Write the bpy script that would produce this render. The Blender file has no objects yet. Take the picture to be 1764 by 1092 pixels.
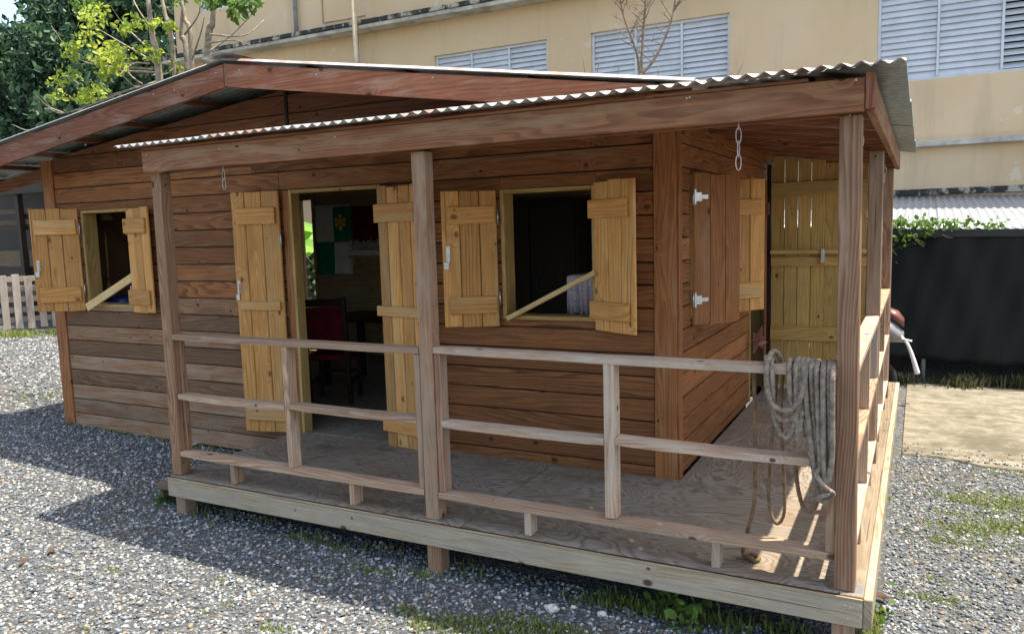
import bpy, bmesh, math, random
import numpy as np
from mathutils import Matrix, Vector
random.seed(7); RNG = np.random.default_rng(7)
S = bpy.context.scene
COL = S.collection
# ------------------------------------------------------------------ camera
CAM = np.array([4.7438, -3.6705, 1.7006]); YAW, PITCH, ROLL, FPX = math.radians(27.567), math.radians(-6.535), math.radians(-1.647), 1346.73
fw = np.array([-math.sin(YAW)*math.cos(PITCH), math.cos(YAW)*math.cos(PITCH), math.sin(PITCH)])
rt = np.array([math.cos(YAW), math.sin(YAW), 0.0]); up = np.cross(rt, fw)
RT = rt*math.cos(ROLL)+up*math.sin(ROLL); UP = -rt*math.sin(ROLL)+up*math.cos(ROLL)
cd = bpy.data.cameras.new('camera'); cam = bpy.data.objects.new('camera', cd); COL.objects.link(cam)
cd.sensor_width = 36; cd.lens = FPX*36/1764; cd.clip_start = .05; cd.clip_end = 500
cam.matrix_world = Matrix(((RT[0], UP[0], -fw[0], CAM[0]), (RT[1], UP[1], -fw[1], CAM[1]), (RT[2], UP[2], -fw[2], CAM[2]), (0, 0, 0, 1)))
S.camera = cam
# ------------------------------------------------------------------ light
SUN = Vector((.266, .150, 1)).normalized()
EL = math.asin(SUN.z); AZ = math.atan2(SUN.x, SUN.y)
w = bpy.data.worlds.new('World'); S.world = w; w.use_nodes = True
nt = w.node_tree; bg = nt.nodes['Background']
sky = nt.nodes.new('ShaderNodeTexSky'); sky.sky_type = 'NISHITA'; sky.sun_disc = False
sky.sun_elevation = EL; sky.sun_rotation = AZ; sky.air_density = 1.0; sky.dust_density = 2.5; sky.ozone_density = 1.0
nt.links.new(sky.outputs[0], bg.inputs[0]); bg.inputs[1].default_value = 0.145
sl = bpy.data.lights.new('sun', 'SUN'); sl.energy = 3.5; sl.angle = math.radians(.55); sl.color = (1, .955, .88)
so = bpy.data.objects.new('sun', sl); COL.objects.link(so); so.rotation_euler = (-SUN).to_track_quat('-Z', 'Y').to_euler()
so.location = (10, 6, 30)
S.view_settings.view_transform = 'Standard'; S.view_settings.look = 'None'
S.view_settings.exposure = 1.5; S.view_settings.gamma = 1; S.view_settings.use_curve_mapping = False
S.view_settings.use_white_balance = True; S.view_settings.white_balance_temperature = 7100; S.view_settings.white_balance_tint = 8   # camera balanced for open shade

def ray(px, py): return fw + RT*(px-882)/FPX - UP*(py-546)/FPX
def P(px, py, ax, v):            # pixel of the photograph -> point on the plane axis=v
    d = ray(px, py); t = (v-CAM[ax])/d[ax]; return CAM+d*t
def gz(x): return -.28-.02*np.clip(x, -7, 5)
def G(px, py):
    z = -.3
    for _ in range(6):
        q = P(px, py, 2, z); z = float(gz(q[0]))
    return q

# ------------------------------------------------------------------ node helper
class NT:
    def __init__(s, name):
        s.m = bpy.data.materials.new(name); s.m.use_nodes = True; s.t = s.m.node_tree
        s.b = s.t.nodes['Principled BSDF']
    def n(s, typ, ins=None, **kw):
        nd = s.t.nodes.new('ShaderNode'+typ)
        for k, v in kw.items(): setattr(nd, k, v)
        for k, v in (ins or {}).items(): s.set(nd.inputs[k], v)
        return nd
    def set(s, sock, v):
        if isinstance(v, bpy.types.NodeSocket): s.t.links.new(v, sock)
        else: sock.default_value = v
    def math(s, op, a, b=0.0, c=0.0, clamp=False):
        nd = s.n('Math', operation=op, use_clamp=clamp)
        s.set(nd.inputs[0], a); s.set(nd.inputs[1], b); s.set(nd.inputs[2], c); return nd.outputs[0]
    def vmul(s, v, k): nd = s.n('VectorMath', {0: v, 1: k}, operation='MULTIPLY'); return nd.outputs[0]
    def vadd(s, v, k): nd = s.n('VectorMath', {0: v, 1: k}, operation='ADD'); return nd.outputs[0]
    def noise(s, v, sc=1, det=2, rough=.5, col=False, dist=0):
        nd = s.n('TexNoise', {'Vector': v, 'Scale': sc, 'Detail': det, 'Roughness': rough, 'Distortion': dist}); return nd.outputs[1 if col else 0]
    def mix(s, f, a, b, mode='MIX'):
        nd = s.n('Mix', data_type='RGBA', blend_type=mode); s.set(nd.inputs[0], f)
        s.set(nd.inputs[6], a if not isinstance(a, tuple) else (*a, 1)[:4]); s.set(nd.inputs[7], b if not isinstance(b, tuple) else (*b, 1)[:4]); return nd.outputs[2]
    def step(s, v, lo, hi):
        nd = s.n('MapRange', {0: v, 1: lo, 2: hi, 3: 0.0, 4: 1.0}, interpolation_type='SMOOTHSTEP'); return nd.outputs[0]
    def bump(s, h, st=.3, d=.01):
        nd = s.n('Bump', {'Strength': st, 'Distance': d, 'Height': h}); s.set(s.b.inputs['Normal'], nd.outputs[0])
    def out(s, col, rough=.7, spec=.3, metal=0.0):
        s.set(s.b.inputs['Base Color'], col if not isinstance(col, tuple) else (*col, 1)[:4]); s.set(s.b.inputs['Roughness'], rough)
        s.set(s.b.inputs['Specular IOR Level'], spec); s.set(s.b.inputs['Metallic'], metal); return s.m
    def pos(s): return s.n('NewGeometry').outputs['Position']

def wood(name, early, late, weather, wamt=.3, ring=14, knot=.6, vary=.35, rough=.75, bump=.35, knotcol=(.05, .022, .012), warm=None, face=None):
    t = NT(name)
    uv = t.n('UVMap').outputs[0]; rnd = t.n('ObjectInfo').outputs['Random']
    off = t.n('CombineXYZ', {0: t.math('MULTIPLY', rnd, 61.7), 1: t.math('MULTIPLY', rnd, 173.3), 2: 0.0}).outputs[0]
    v = t.vadd(uv, off)
    vo = t.n('TexVoronoi', {'Vector': t.vmul(v, (2.6, 3.9, 1)), 'Scale': 1.0, 'Randomness': .95}, voronoi_dimensions='2D')
    d = vo.outputs['Distance']; cr = t.n('SeparateColor', {0: vo.outputs['Color']})
    has = t.math('LESS_THAN', cr.outputs[0], knot)
    ksz = t.math('MULTIPLY_ADD', cr.outputs[1], .055, .022)
    dn = t.math('DIVIDE', d, ksz)
    km = t.math('MULTIPLY', t.step(dn, 1.25, .55), has)
    halo = t.math('MULTIPLY', t.step(dn, 4.5, .8), has)
    n1 = t.noise(t.vmul(v, (.55, 5.0, 1)), 1, 2, .5)
    n2 = t.noise(t.vmul(v, (1.6, 16, 1)), 1, 2, .5)
    sx = t.n('SeparateXYZ', {0: v}).outputs[1]
    ph = t.math('ADD', t.math('MULTIPLY', n1, t.math('MULTIPLY_ADD', t.math('FRACT', t.math('MULTIPLY', rnd, 5.3)), ring*1.4, ring*.6)), t.math('ADD', t.math('MULTIPLY', sx, ring*3.4), t.math('MULTIPLY', halo, 1.7)))
    ph = t.math('ADD', ph, t.math('MULTIPLY', n2, 1.1))
    fr = t.math('FRACT', ph)
    rings = t.math('MULTIPLY', t.step(fr, .15, .85), t.step(fr, 1.0, .9))
    fib = t.noise(t.vmul(v, (7, 260, 1)), 1, 3, .6)
    fib2 = t.noise(t.vmul(v, (2.0, 55, 1)), 1, 2, .6)
    c = t.mix(t.math('MULTIPLY', rings, t.math('MULTIPLY_ADD', t.math('FRACT', t.math('MULTIPLY', rnd, 11.9)), .40, .46)), early, late)
    blot = t.noise(t.vmul(v, (1.3, 3.0, 1)), 1, 3, .6)
    if warm: c = t.mix(t.math('MULTIPLY', t.step(blot, .5, .75), .7), c, warm)
    wm = t.noise(t.vmul(v, (1.0, 7.0, 1)), 1.7, 4, .65)
    r2 = t.math('FRACT', t.math('MULTIPLY', rnd, 7.31))
    wf = t.math('MULTIPLY', t.step(t.math('ADD', wm, t.math('MULTIPLY_ADD', r2, .3, -.15)), .68-.5*wamt, .92-.5*wamt), .85, clamp=True)
    c = t.mix(wf, c, weather)
    c = t.mix(t.math('MULTIPLY', km, .9), c, knotcol)
    br = t.math('MULTIPLY_ADD', t.math('FRACT', t.math('MULTIPLY', rnd, 3.77)), vary, 1-vary*.5)
    br = t.math('MULTIPLY', br, t.math('MULTIPLY_ADD', fib, .5, .75))
    br = t.math('MULTIPLY', br, t.math('MULTIPLY_ADD', fib2, .5, .75))
    bl2 = t.noise(t.vmul(v, (3.0, 5.0, 1)), 1, 5, .7)
    br = t.math('MULTIPLY', br, t.math('MULTIPLY_ADD', bl2, .6, .7))
    # drying cracks: short dark slits along the grain
    ck = t.noise(t.vmul(v, (1.1, 90, 1)), 1, 1, .4)
    crack = t.step(ck, .71, .76)
    br = t.math('MULTIPLY', br, t.math('MULTIPLY_ADD', crack, -.6, 1.0))
    c = t.mix(1.0, c, t.n('CombineColor', {0: br, 1: br, 2: br}).outputs[0], 'MULTIPLY')
    h = t.math('ADD', t.math('MULTIPLY', rings, .5), t.math('ADD', fib, t.math('MULTIPLY', crack, -1.5)))
    t.bump(h, bump, .004)
    return t.out(c, t.math('MULTIPLY_ADD', fib, .2, rough-.1), .25)

M = {}
M['siding'] = wood('siding_wood', (.285, .112, .040), (.115, .039, .015), (.28, .155, .077), .22, 9, .5, .6, .68, warm=(.33, .124, .037))
M['siding_grey'] = wood('siding_weathered', (.25, .14, .077), (.14, .07, .038), (.26, .18, .125), .40, 9, .5, .65, .8, warm=(.24, .10, .042))
M['gable'] = wood('gable_wood', (.20, .08, .034), (.11, .04, .019), (.18, .10, .062), .22, 8, .5, .45, .75)
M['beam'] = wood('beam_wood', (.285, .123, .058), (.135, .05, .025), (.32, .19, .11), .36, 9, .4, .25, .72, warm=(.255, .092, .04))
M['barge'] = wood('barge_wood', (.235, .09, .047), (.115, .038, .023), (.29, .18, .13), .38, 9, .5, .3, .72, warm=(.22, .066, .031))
M['post'] = wood('post_wood', (.315, .18, .108), (.17, .085, .049), (.34, .245, .175), .42, 14, .4, .3, .75)
M['rail'] = wood('rail_wood', (.43, .29, .195), (.25, .145, .088), (.44, .36, .285), .5, 12, .45, .4, .8)
M['skirt'] = wood('skirt_wood', (.37, .29, .19), (.19, .13, .075), (.33, .285, .22), .5, 9, .6, .25, .8)
M['pine'] = wood('new_pine', (.58, .29, .092), (.43, .19, .05), (.50, .32, .14), .32, 9, .7, .5, .55, .2, (.17, .065, .025), warm=(.58, .245, .065))
M['pine_dull'] = wood('dull_pine', (.43, .275, .10), (.30, .175, .058), (.38, .27, .12), .35, 10, .55, .25, .65, .2, (.09, .04, .02))
M['pale'] = wood('pale_stick', (.62, .44, .20), (.50, .33, .13), (.55, .42, .24), .2, 8, .4, .2, .65)
M['inside'] = wood('inside_wood', (.36, .25, .135), (.27, .175, .09), (.33, .245, .145), .3, 8, .5, .4, .8)
M['edge'] = wood('edge_plank_wood', (.23, .18, .125), (.15, .11, .07), (.24, .205, .16), .5, 10, .4, .3, .85)
M['pine_gate_lit'] = wood('gate_pine_lit', (.56, .37, .13), (.42, .25, .08), (.48, .35, .16), .3, 10, .5, .3, .65, .2, (.09, .04, .02))  # dull pine made lighter and warmer: the gate's brighter lighting put into its colour
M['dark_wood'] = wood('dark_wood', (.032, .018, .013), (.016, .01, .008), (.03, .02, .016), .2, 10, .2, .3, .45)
M['pallet'] = wood('pallet_wood', (.38, .31, .25), (.25, .20, .16), (.40, .345, .295), .6, 10, .3, .3, .85)
M['ground_wood'] = wood('rotten_wood', (.16, .115, .075), (.09, .06, .04), (.14, .11, .08), .4, 10, .4, .3, .9)

def plywood():
    t = NT('plywood_weathered'); uv = t.n('UVMap').outputs[0]; rnd = t.n('ObjectInfo').outputs['Random']
    off = t.n('CombineXYZ', {0: t.math('MULTIPLY', rnd, 31.), 1: t.math('MULTIPLY', rnd, 57.), 2: 0.0}).outputs[0]
    v = t.vadd(uv, off)
    n = t.noise(t.vmul(v, (1.0, 2.6, 1)), 1.25, 2, .45, dist=1.3)
    fr = t.math('FRACT', t.math('MULTIPLY', n, 17))
    rg = t.math('MULTIPLY', t.step(fr, .3, .8), t.step(fr, 1.0, .86))
    fib = t.noise(t.vmul(v, (10, 150, 1)), 1, 3, .6)
    st = t.noise(v, 1.6, 5, .65); st2 = t.noise(v, 5.5, 4, .6)
    c = t.mix(t.math('MULTIPLY', rg, .7), (.28, .24, .19), (.125, .097, .07))
    c = t.mix(t.math('MULTIPLY', t.step(st, .42, .68), .65), c, (.20, .13, .08))
    c = t.mix(t.math('MULTIPLY', t.step(st2, .55, .75), .35), c, (.27, .25, .22))
    c = t.mix(t.math('MULTIPLY', t.step(t.noise(v, 2.7, 5, .7), .54, .72), .6), c, (.07, .058, .042))
    br = t.math('MULTIPLY_ADD', fib, .7, .65)
    c = t.mix(1.0, c, t.n('CombineColor', {0: br, 1: br, 2: br}).outputs[0], 'MULTIPLY')
    t.bump(t.math('ADD', t.math('MULTIPLY', rg, .7), fib), .4, .003)
    return t.out(c, .82, .2)
M['ply'] = plywood()

def galv(name, base, rust, ramt):
    t = NT(name); p = t.pos()
    n = t.noise(p, 3.1, 5, .65); n2 = t.noise(p, 22, 3, .6)
    c = t.mix(t.step(n2, .35, .7), base, tuple(x*.72 for x in base))
    c = t.mix(t.math('MULTIPLY', t.step(n, .66-ramt*.3, .78-ramt*.3), .8), c, rust)
    t.bump(n2, .1, .003)
    return t.out(c, .45, .5, .2)
M['galv'] = galv('galvanised_sheet', (.50, .49, .475), (.36, .17, .11), .5)
M['galv_old'] = galv('galvanised_dull', (.29, .31, .295), (.25, .16, .11), .1)
M['galv_far'] = galv('galvanised_far', (.36, .385, .41), (.40, .36, .33), .1)

def simple(name, col, rough=.6, spec=.4, metal=0, var=.25, sc=8, bump=0, col2=None):
    t = NT(name); n = t.noise(t.pos(), sc, 4, .6)
    c = t.mix(t.step(n, .3, .7), tuple(x*(1-var) for x in col), col2 or tuple(min(1, x*(1+var)) for x in col))
    if bump: t.bump(n, bump, .01)
    return t.out(c, rough, spec, metal)
M['steel'] = simple('zinc_steel', (.55, .56, .57), .35, .5, .85, .15, 40)
M['black_metal'] = simple('black_metal', (.02, .02, .022), .5)
M['chain'] = simple('white_chain', (.46, .41, .38), .5, .4, 0, .2, 60)
M['rope'] = simple('grey_rope', (.23, .185, .145), .95, .1, 0, .35, 35, .3)
M['rope_brown'] = simple('brown_rope', (.20, .125, .075), .95, .1, 0, .3, 30, .3)
M['cloth_net'] = None
def net():
    t = NT('shade_net'); p = t.pos()
    n = t.noise(t.vmul(p, (2.2, 2.2, .6)), 1, 4, .6)
    c = t.mix(n, (.005, .007, .0075), (.016, .019, .0195)); t.bump(n, .5, .05)
    return t.out(c, .75, .25)
M['cloth_net'] = net()
def wallpaint():
    t = NT('yellow_stucco'); p = t.pos()
    n = t.noise(p, .6, 5, .6); n2 = t.noise(t.vmul(p, (2.4, 2.4, .35)), 1, 5, .65); n3 = t.noise(p, 40, 3, .6)
    c = t.mix(t.step(n, .3, .7), (.67, .475, .285), (.73, .54, .345))
    c = t.mix(t.math('MULTIPLY', t.step(n2, .52, .76), .5), c, (.47, .36, .23))
    pe = t.noise(p, 1.3, 6, .7)
    c = t.mix(t.math('MULTIPLY', t.step(pe, .64, .67), .55), c, (.74, .65, .50))
    t.bump(n3, .15, .01)
    return t.out(c, .85, .2)
M['stucco'] = wallpaint()
def ledge():
    t = NT('stained_concrete'); p = t.pos()
    n = t.noise(t.vmul(p, (1.6, 1.6, 1.2)), 2, 6, .75)
    c = t.mix(t.step(n, .41, .52), (.44, .39, .31), (.045, .045, .042))
    return t.out(c, .9, .2)
M['ledge'] = ledge()
M['ledge_clean'] = simple('concrete_ledge', (.46, .42, .36), .9, .2, 0, .3, 3)
M['louvre'] = simple('louvre_aluminium', (.62, .63, .65), .45, .4, .1, .08, 3)
M['dark'] = simple('dark_interior', (.012, .012, .014), .9)  # near-black colour painted in for the shade of unlit interiors
M['pipe'] = simple('painted_pipe', (.56, .45, .30), .6, .3, 0, .15, 6)
M['pipe_grey'] = simple('grey_pipe', (.32, .33, .35), .6, .3, 0, .15, 6)
M['red'] = simple('red_cloth', (.13, .012, .018), .9, .1, 0, .3, 9)
M['white'] = simple('white_cloth', (.72, .72, .70), .9, .1, 0, .06, 5)
M['green'] = simple('green_cloth', (.012, .24, .13), .9, .1, 0, .15, 5)
M['yellow'] = simple('yellow_cloth', (.85, .66, .05), .9, .1, 0, .08, 9)
M['lace'] = simple('lace_cloth', (.42, .36, .38), .9, .1, 0, .35, 90, .4)
M['flower'] = simple('pale_flowers', (.62, .50, .56), .8, .1, 0, .4, 30, col2=(.75, .72, .72))
M['blue'] = simple('blue_plastic', (.012, .03, .16), .4, .5, 0, .15, 5)
M['grey_plastic'] = simple('grey_plastic', (.22, .225, .23), .4, .5, 0, .12, 5)
M['red_plastic'] = simple('red_plastic', (.15, .055, .045), .4, .5, 0, .15, 9)
M['tyre'] = simple('tyre_rubber', (.018, .018, .018), .8)
M['bark'] = simple('bark', (.28, .235, .18), .9, .1, 0, .35, 9, .5)
M['twig'] = simple('dry_twig', (.26, .19, .14), .9, .1, 0, .3, 12)
M['dry'] = simple('dry_litter', (.46, .38, .27), .9, .1, 0, .35, 20)

def leafmat(name, a, b, trans=.35):
    t = NT(name); at = t.n('Attribute', attribute_name='tint').outputs['Fac']
    c = t.mix(at, a, b); t.out(c, .5, .35)
    tb = t.n('BsdfTranslucent'); t.set(tb.inputs[0], t.mix(.5, c, tuple(min(1, x*1.6) for x in b)))
    ms = t.n('MixShader', {0: trans, 1: t.b.outputs[0], 2: tb.outputs[0]})
    t.t.links.new(ms.outputs[0], t.t.nodes['Material Output'].inputs[0]); return t.m
M['leaf_dark'] = leafmat('dark_leaves', (.014, .045, .034), (.085, .16, .075), .25)
M['leaf_yellow'] = leafmat('yellow_green_leaves', (.09, .20, .03), (.40, .46, .07), .45)
M['leaf_mid'] = leafmat('green_leaves', (.035, .10, .018), (.15, .25, .045), .4)
M['leaf_banana'] = leafmat('banana_leaf', (.10, .26, .035), (.26, .46, .09), .5)
M['weed_dark'] = leafmat('dull_weeds', (.03, .045, .015), (.13, .12, .055), .25)
M['grass'] = leafmat('grass_blades', (.05, .095, .018), (.24, .27, .07), .35)

def stone():
    t = NT('gravel_stone'); at = t.n('Attribute', attribute_name='stone').outputs['Color']
    n = t.noise(t.pos(), 130, 3, .6); br = t.math('MULTIPLY_ADD', n, .5, .75)
    c = t.mix(1.0, at, t.n('CombineColor', {0: br, 1: br, 2: br}).outputs[0], 'MULTIPLY')
    return t.out(c, .8, .3)
M['stone'] = stone()
def groundmat():
    t = NT('gravel_ground'); p = t.pos()
    v = t.n('TexVoronoi', {'Vector': p, 'Scale': 48.0}); v2 = t.n('TexVoronoi', {'Vector': p, 'Scale': 30.0})
    cs = t.n('SeparateColor', {0: v.outputs['Color']})
    c = t.mix(cs.outputs[0], (.07, .074, .077), (.18, .185, .185))
    c = t.mix(t.step(cs.outputs[1], .8, .82), c, (.34, .335, .32))
    e = t.step(v.outputs['Distance'], .0, .55)
    c = t.mix(t.math('MULTIPLY', e, .6), c, (.05, .05, .05))
    n = t.noise(p, .9, 5, .7); n3 = t.noise(p, 6, 4, .7)
    gm = t.math('MULTIPLY', t.step(n, .52, .62), t.step(n3, .4, .6))
    c = t.mix(t.math('MULTIPLY', gm, .55), c, (.12, .105, .06))
    t.bump(t.math('SUBTRACT', 1.0, v.outputs['Distance']), .8, .02)
    return t.out(c, .9, .2)
M['ground'] = groundmat()
def slabmat():
    t = NT('worn_slab'); p = t.pos()
    n = t.noise(p, 1.1, 6, .7); n2 = t.noise(t.vmul(p, (4.5, 7, 3)), 1, 7, .75); n3 = t.noise(p, 45, 3, .7)
    c = t.mix(t.step(n2, .35, .65), (.135, .118, .085), (.255, .23, .18))
    c = t.mix(t.math('MULTIPLY', t.step(n, .5, .66), .8), c, (.095, .085, .06))
    c = t.mix(t.math('MULTIPLY', t.step(n3, .52, .7), .5), c, (.12, .10, .07))
    t.bump(n3, .4, .01)
    return t.out(c, .95, .15)
M['slab'] = slabmat()

# ------------------------------------------------------------------ object helpers
def link(name, me, parent, mat):
    o = bpy.data.objects.new(name, me); COL.objects.link(o)
    if me is not None and mat is not None and not me.materials: me.materials.append(M[mat] if isinstance(mat, str) else mat)
    if parent is not None:
        o.parent = parent
        if parent.parent is None and parent.type == 'EMPTY': o.location = -parent.location
    return o
def thing(name, label, cat, loc=(0, 0, 0), group=None):
    o = bpy.data.objects.new(name, None); COL.objects.link(o); o.location = loc; o.empty_display_size = .2
    return tag(o, label, cat, group)
def tag(o, label, cat, group=None):
    o['label'] = label; o['category'] = cat
    if group: o['group'] = group
    return o
def holder(name, parent): return link(name, None, parent, None)
def frame(o, ex, ez=(0, 0, 1)):
    ex = Vector(ex).normalized(); ez = Vector(ez); ey = ez.cross(ex).normalized(); ez = ex.cross(ey).normalized()
    m = Matrix.Identity(4)
    for i in range(3): m[i][0], m[i][1], m[i][2], m[i][3] = ex[i], ey[i], ez[i], o[i]
    return m
def finish(bm, name, parent, mat, grain=0, mw=None, bev=.003, smooth=False):
    if bev: bmesh.ops.bevel(bm, geom=bm.edges[:], offset=bev, segments=1, affect='EDGES')
    uv = bm.loops.layers.uv.new('UVMap'); o1, o2 = [i for i in range(3) if i != grain]
    k = random.random()*20
    for f in bm.faces:
        for l in f.loops:
            c = l.vert.co; l[uv].uv = (c[grain]+k, c[o1]+c[o2]*.97+k*.37)
        f.smooth = smooth
    if mw is not None: bm.transform(mw)
    bmesh.ops.recalc_face_normals(bm, faces=bm.faces[:])
    me = bpy.data.meshes.new(name); bm.to_mesh(me); bm.free()
    return link(name, me, parent, mat)
def addbox(bm, lo, hi):
    c = [(a+b)/2 for a, b in zip(lo, hi)]; s = [abs(b-a) for a, b in zip(lo, hi)]
    return bmesh.ops.create_cube(bm, size=1, matrix=Matrix.Translation(c) @ Matrix.Diagonal((*s, 1)))['verts']
def bx(name, parent, mat, lo, hi, grain=None, mw=None, bev=.003, wob=0):
    bm = bmesh.new(); addbox(bm, lo, hi)
    if grain is None: grain = int(np.argmax([abs(b-a) for a, b in zip(lo, hi)]))
    if wob:
        for v in bm.verts:
            v.co += Vector([random.uniform(-wob, wob) if i != grain else 0 for i in range(3)])
    md = min(abs(b-a) for a, b in zip(lo, hi))
    return finish(bm, name, parent, mat, grain, mw, min(bev, md*.25))
def boxes(name, parent, mat, lst, grain=0, mw=None, bev=.002):
    bm = bmesh.new()
    for lo, hi in lst: addbox(bm, lo, hi)
    return finish(bm, name, parent, mat, grain, mw, bev)
def prism(name, parent, mat, pts, y0, y1, grain=0, bev=.002, axis='y'):
    """polygon pts (a,z) extruded between y0..y1; axis 'y' -> a=x, axis 'x' -> a=y"""
    bm = bmesh.new()
    mk = (lambda a, z, d: (a, d, z)) if axis == 'y' else (lambda a, z, d: (d, a, z))
    A = [bm.verts.new(mk(a, z, y0)) for a, z in pts]; B = [bm.verts.new(mk(a, z, y1)) for a, z in pts]
    bm.faces.new(A); bm.faces.new(B[::-1]); n = len(pts)
    for i in range(n): bm.faces.new((A[i], B[i], B[(i+1) % n], A[(i+1) % n]))
    return finish(bm, name, parent, mat, grain, None, bev)
def raw(name, parent, mat, V, F, smooth=False, uv=False):
    me = bpy.data.meshes.new(name); me.from_pydata([tuple(v) for v in V], [], [tuple(f) for f in F])
    if smooth: me.polygons.foreach_set('use_smooth', [True]*len(me.polygons))
    me.update(); return link(name, me, parent, mat)
def tube_arrays(pts, rad, ns=8, strands=0, twist=0., closed=False):
    pts = np.asarray(pts, float); n = len(pts)
    rad = np.broadcast_to(np.asarray(rad, float), (n,))
    T = np.gradient(pts, axis=0); 
    if closed: T = np.roll(pts, -1, 0)-np.roll(pts, 1, 0)
    T /= np.linalg.norm(T, axis=1)[:, None]+1e-9
    N = np.zeros_like(T); ref = np.array([0, 0, 1.]) if abs(T[0][2]) < .9 else np.array([1., 0, 0])
    N[0] = np.cross(T[0], ref); N[0] /= np.linalg.norm(N[0])
    for i in range(1, n):
        q = N[i-1]-T[i]*np.dot(N[i-1], T[i]); N[i] = q/(np.linalg.norm(q)+1e-9)
    B = np.cross(T, N); s = np.concatenate([[0], np.cumsum(np.linalg.norm(np.diff(pts, axis=0), axis=1))])
    V = []
    for i in range(n):
        th = np.arange(ns)/ns*2*np.pi
        r = rad[i]*np.ones(ns)
        if strands: r = rad[i]*(.66+.34*np.abs(np.cos((th-twist*s[i])*strands/2)))
        V.append(pts[i]+np.outer(np.cos(th)*r, N[i])+np.outer(np.sin(th)*r, B[i]))
    V = np.concatenate(V); F = []
    for i in range(n if closed else n-1):
        j = (i+1) % n
        for k in range(ns):
            F.append((i*ns+k, i*ns+(k+1) % ns, j*ns+(k+1) % ns, j*ns+k))
    if not closed: F.append(tuple(range(ns-1, -1, -1))); F.append(tuple((n-1)*ns+k for k in range(ns)))
    return V, F
def join(parts):
    V = []; F = []; o = 0
    for v, f in parts: V.append(v); F += [tuple(i+o for i in q) for q in f]; o += len(v)
    return np.concatenate(V), F
def spline(ctrl, n=40):
    c = np.asarray(ctrl, float); c = np.vstack([2*c[0]-c[1], c, 2*c[-1]-c[-2]]); out = []
    for i in range(1, len(c)-2):
        for t in np.linspace(0, 1, n, endpoint=False):
            p0, p1, p2, p3 = c[i-1:i+3]
            out.append(.5*((2*p1)+(-p0+p2)*t+(2*p0-5*p1+4*p2-p3)*t*t+(-p0+3*p1-3*p2+p3)*t**3))
    out.append(c[-2]); return np.array(out)
def corr(name, parent, mat, A0, A1, fB0, fB1, surf, pitch, amp, step=8, nb=5, ph=0.):
    """corrugated sheet: a runs across the waves A0..A1, b from fB0(a) to fB1(a); surf(a,b,h) -> point"""
    na = max(4, int(round((A1-A0)/pitch*step))); V = []; F = []
    for i in range(na+1):
        a = A0+(A1-A0)*i/na; h = amp*math.sin(2*math.pi*(a-ph)/pitch)
        b0, b1 = fB0(a), fB1(a)
        for j in range(nb+1): V.append(surf(a, b0+(b1-b0)*j/nb, h))
    for i in range(na):
        for j in range(nb):
            q = i*(nb+1)+j; F.append((q, q+nb+1, q+nb+2, q+1))
    o = raw(name, parent, mat, V, F, True)
    md = o.modifiers.new('s', 'SOLIDIFY'); md.thickness = .0012; md.offset = 0
    return o

# ================================================================== THE GROUND
def struct(o, kind='structure'): o['kind'] = kind; return o
gx = [-90, -30, -7, -3, 0, 5, 12, 90]; gy = [-60, -8, 0, 5, 12, 110]
V = [(x, y, float(gz(x))) for x in gx for y in gy]; ny = len(gy)
F = [(i*ny+j, (i+1)*ny+j, (i+1)*ny+j+1, i*ny+j+1) for i in range(len(gx)-1) for j in range(ny-1)]
struct(raw('ground', None, 'ground', V, F))
# worn concrete apron on the right
n = 26; ex = np.linspace(4.66, 9.5, n)
V = []; F = []
near = 3.72+.07*np.sin(ex*3.1)+.05*np.sin(ex*7.7+1)+RNG.normal(0, .02, n)
for i, x in enumerate(ex):
    z = gz(x)
    V += [(x, near[i], z-.02), (x, near[i]+.02, z+.02), (x, 5.4, z+.024), (x, 7.05, z+.024), (x, 7.08, z-.02)]
for i in range(n-1):
    for j in range(4): F.append((i*5+j, (i+1)*5+j, (i+1)*5+j+1, i*5+j+1))
struct(raw('concrete_slab', None, 'slab', V, F))

# ================================================================== THE HUT
HUT = thing('wooden_hut', 'low brown timber hut with wraparound railed porch, open yellow shutters and tin roof', 'hut', (0, 3, -.3))
YW, WR, XL, YB = 1.3229, 3.353, -3.22, 4.95
PITCHZ = .1537
APX, APZ = .047, 2.985; SL, SR = .134, .151
def roof_z(x): return APZ-(SL*(APX-x) if x < APX else SR*(x-APX))
def gable_z(x): return 2.868-(.112*(APX-x) if x < APX else .142*(x-APX))
OPEN = [(-2.66, -1.95, 1.03, 1.985), (.0, 1.02, -.4, 2.06), (2.07, 2.80, 1.04, 1.968)]
def clip(poly, f):                # keep points with f(p) >= 0
    out = []
    for i, p in enumerate(poly):
        q = poly[(i+1) % len(poly)]; a, b = f(p), f(q)
        if a >= 0: out.append(p)
        if (a >= 0) != (b >= 0):
            t = a/(a-b); out.append((p[0]+(q[0]-p[0])*t, p[1]+(q[1]-p[1])*t))
    return out
def rows_with_openings(x0, x1, z0, z1, ops):
    xs = sorted({x0, x1, *[v for o in ops for v in o[:2] if x0 < v < x1]})
    cur = None; res = []
    for a, b in zip(xs, xs[1:]):
        free = (z0, z1)
        for o in ops:
            if o[0] <= a+1e-6 and b-1e-6 <= o[1]:
                lo, hi = max(z0, o[2]), min(z1, o[3])
                if hi > lo:
                    if lo-z0 > z1-hi: free = (z0, lo)
                    else: free = (hi, z1)
                    if lo-z0 < .004 and z1-hi < .004: free = None
        if free is None or free[1]-free[0] < .012: cur = None; continue
        if cur and abs(cur[2]-free[0]) < 1e-6 and abs(cur[3]-free[1]) < 1e-6: cur[1] = b
        else: cur = [a, b, *free]; res.append(cur)
    return res
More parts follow.
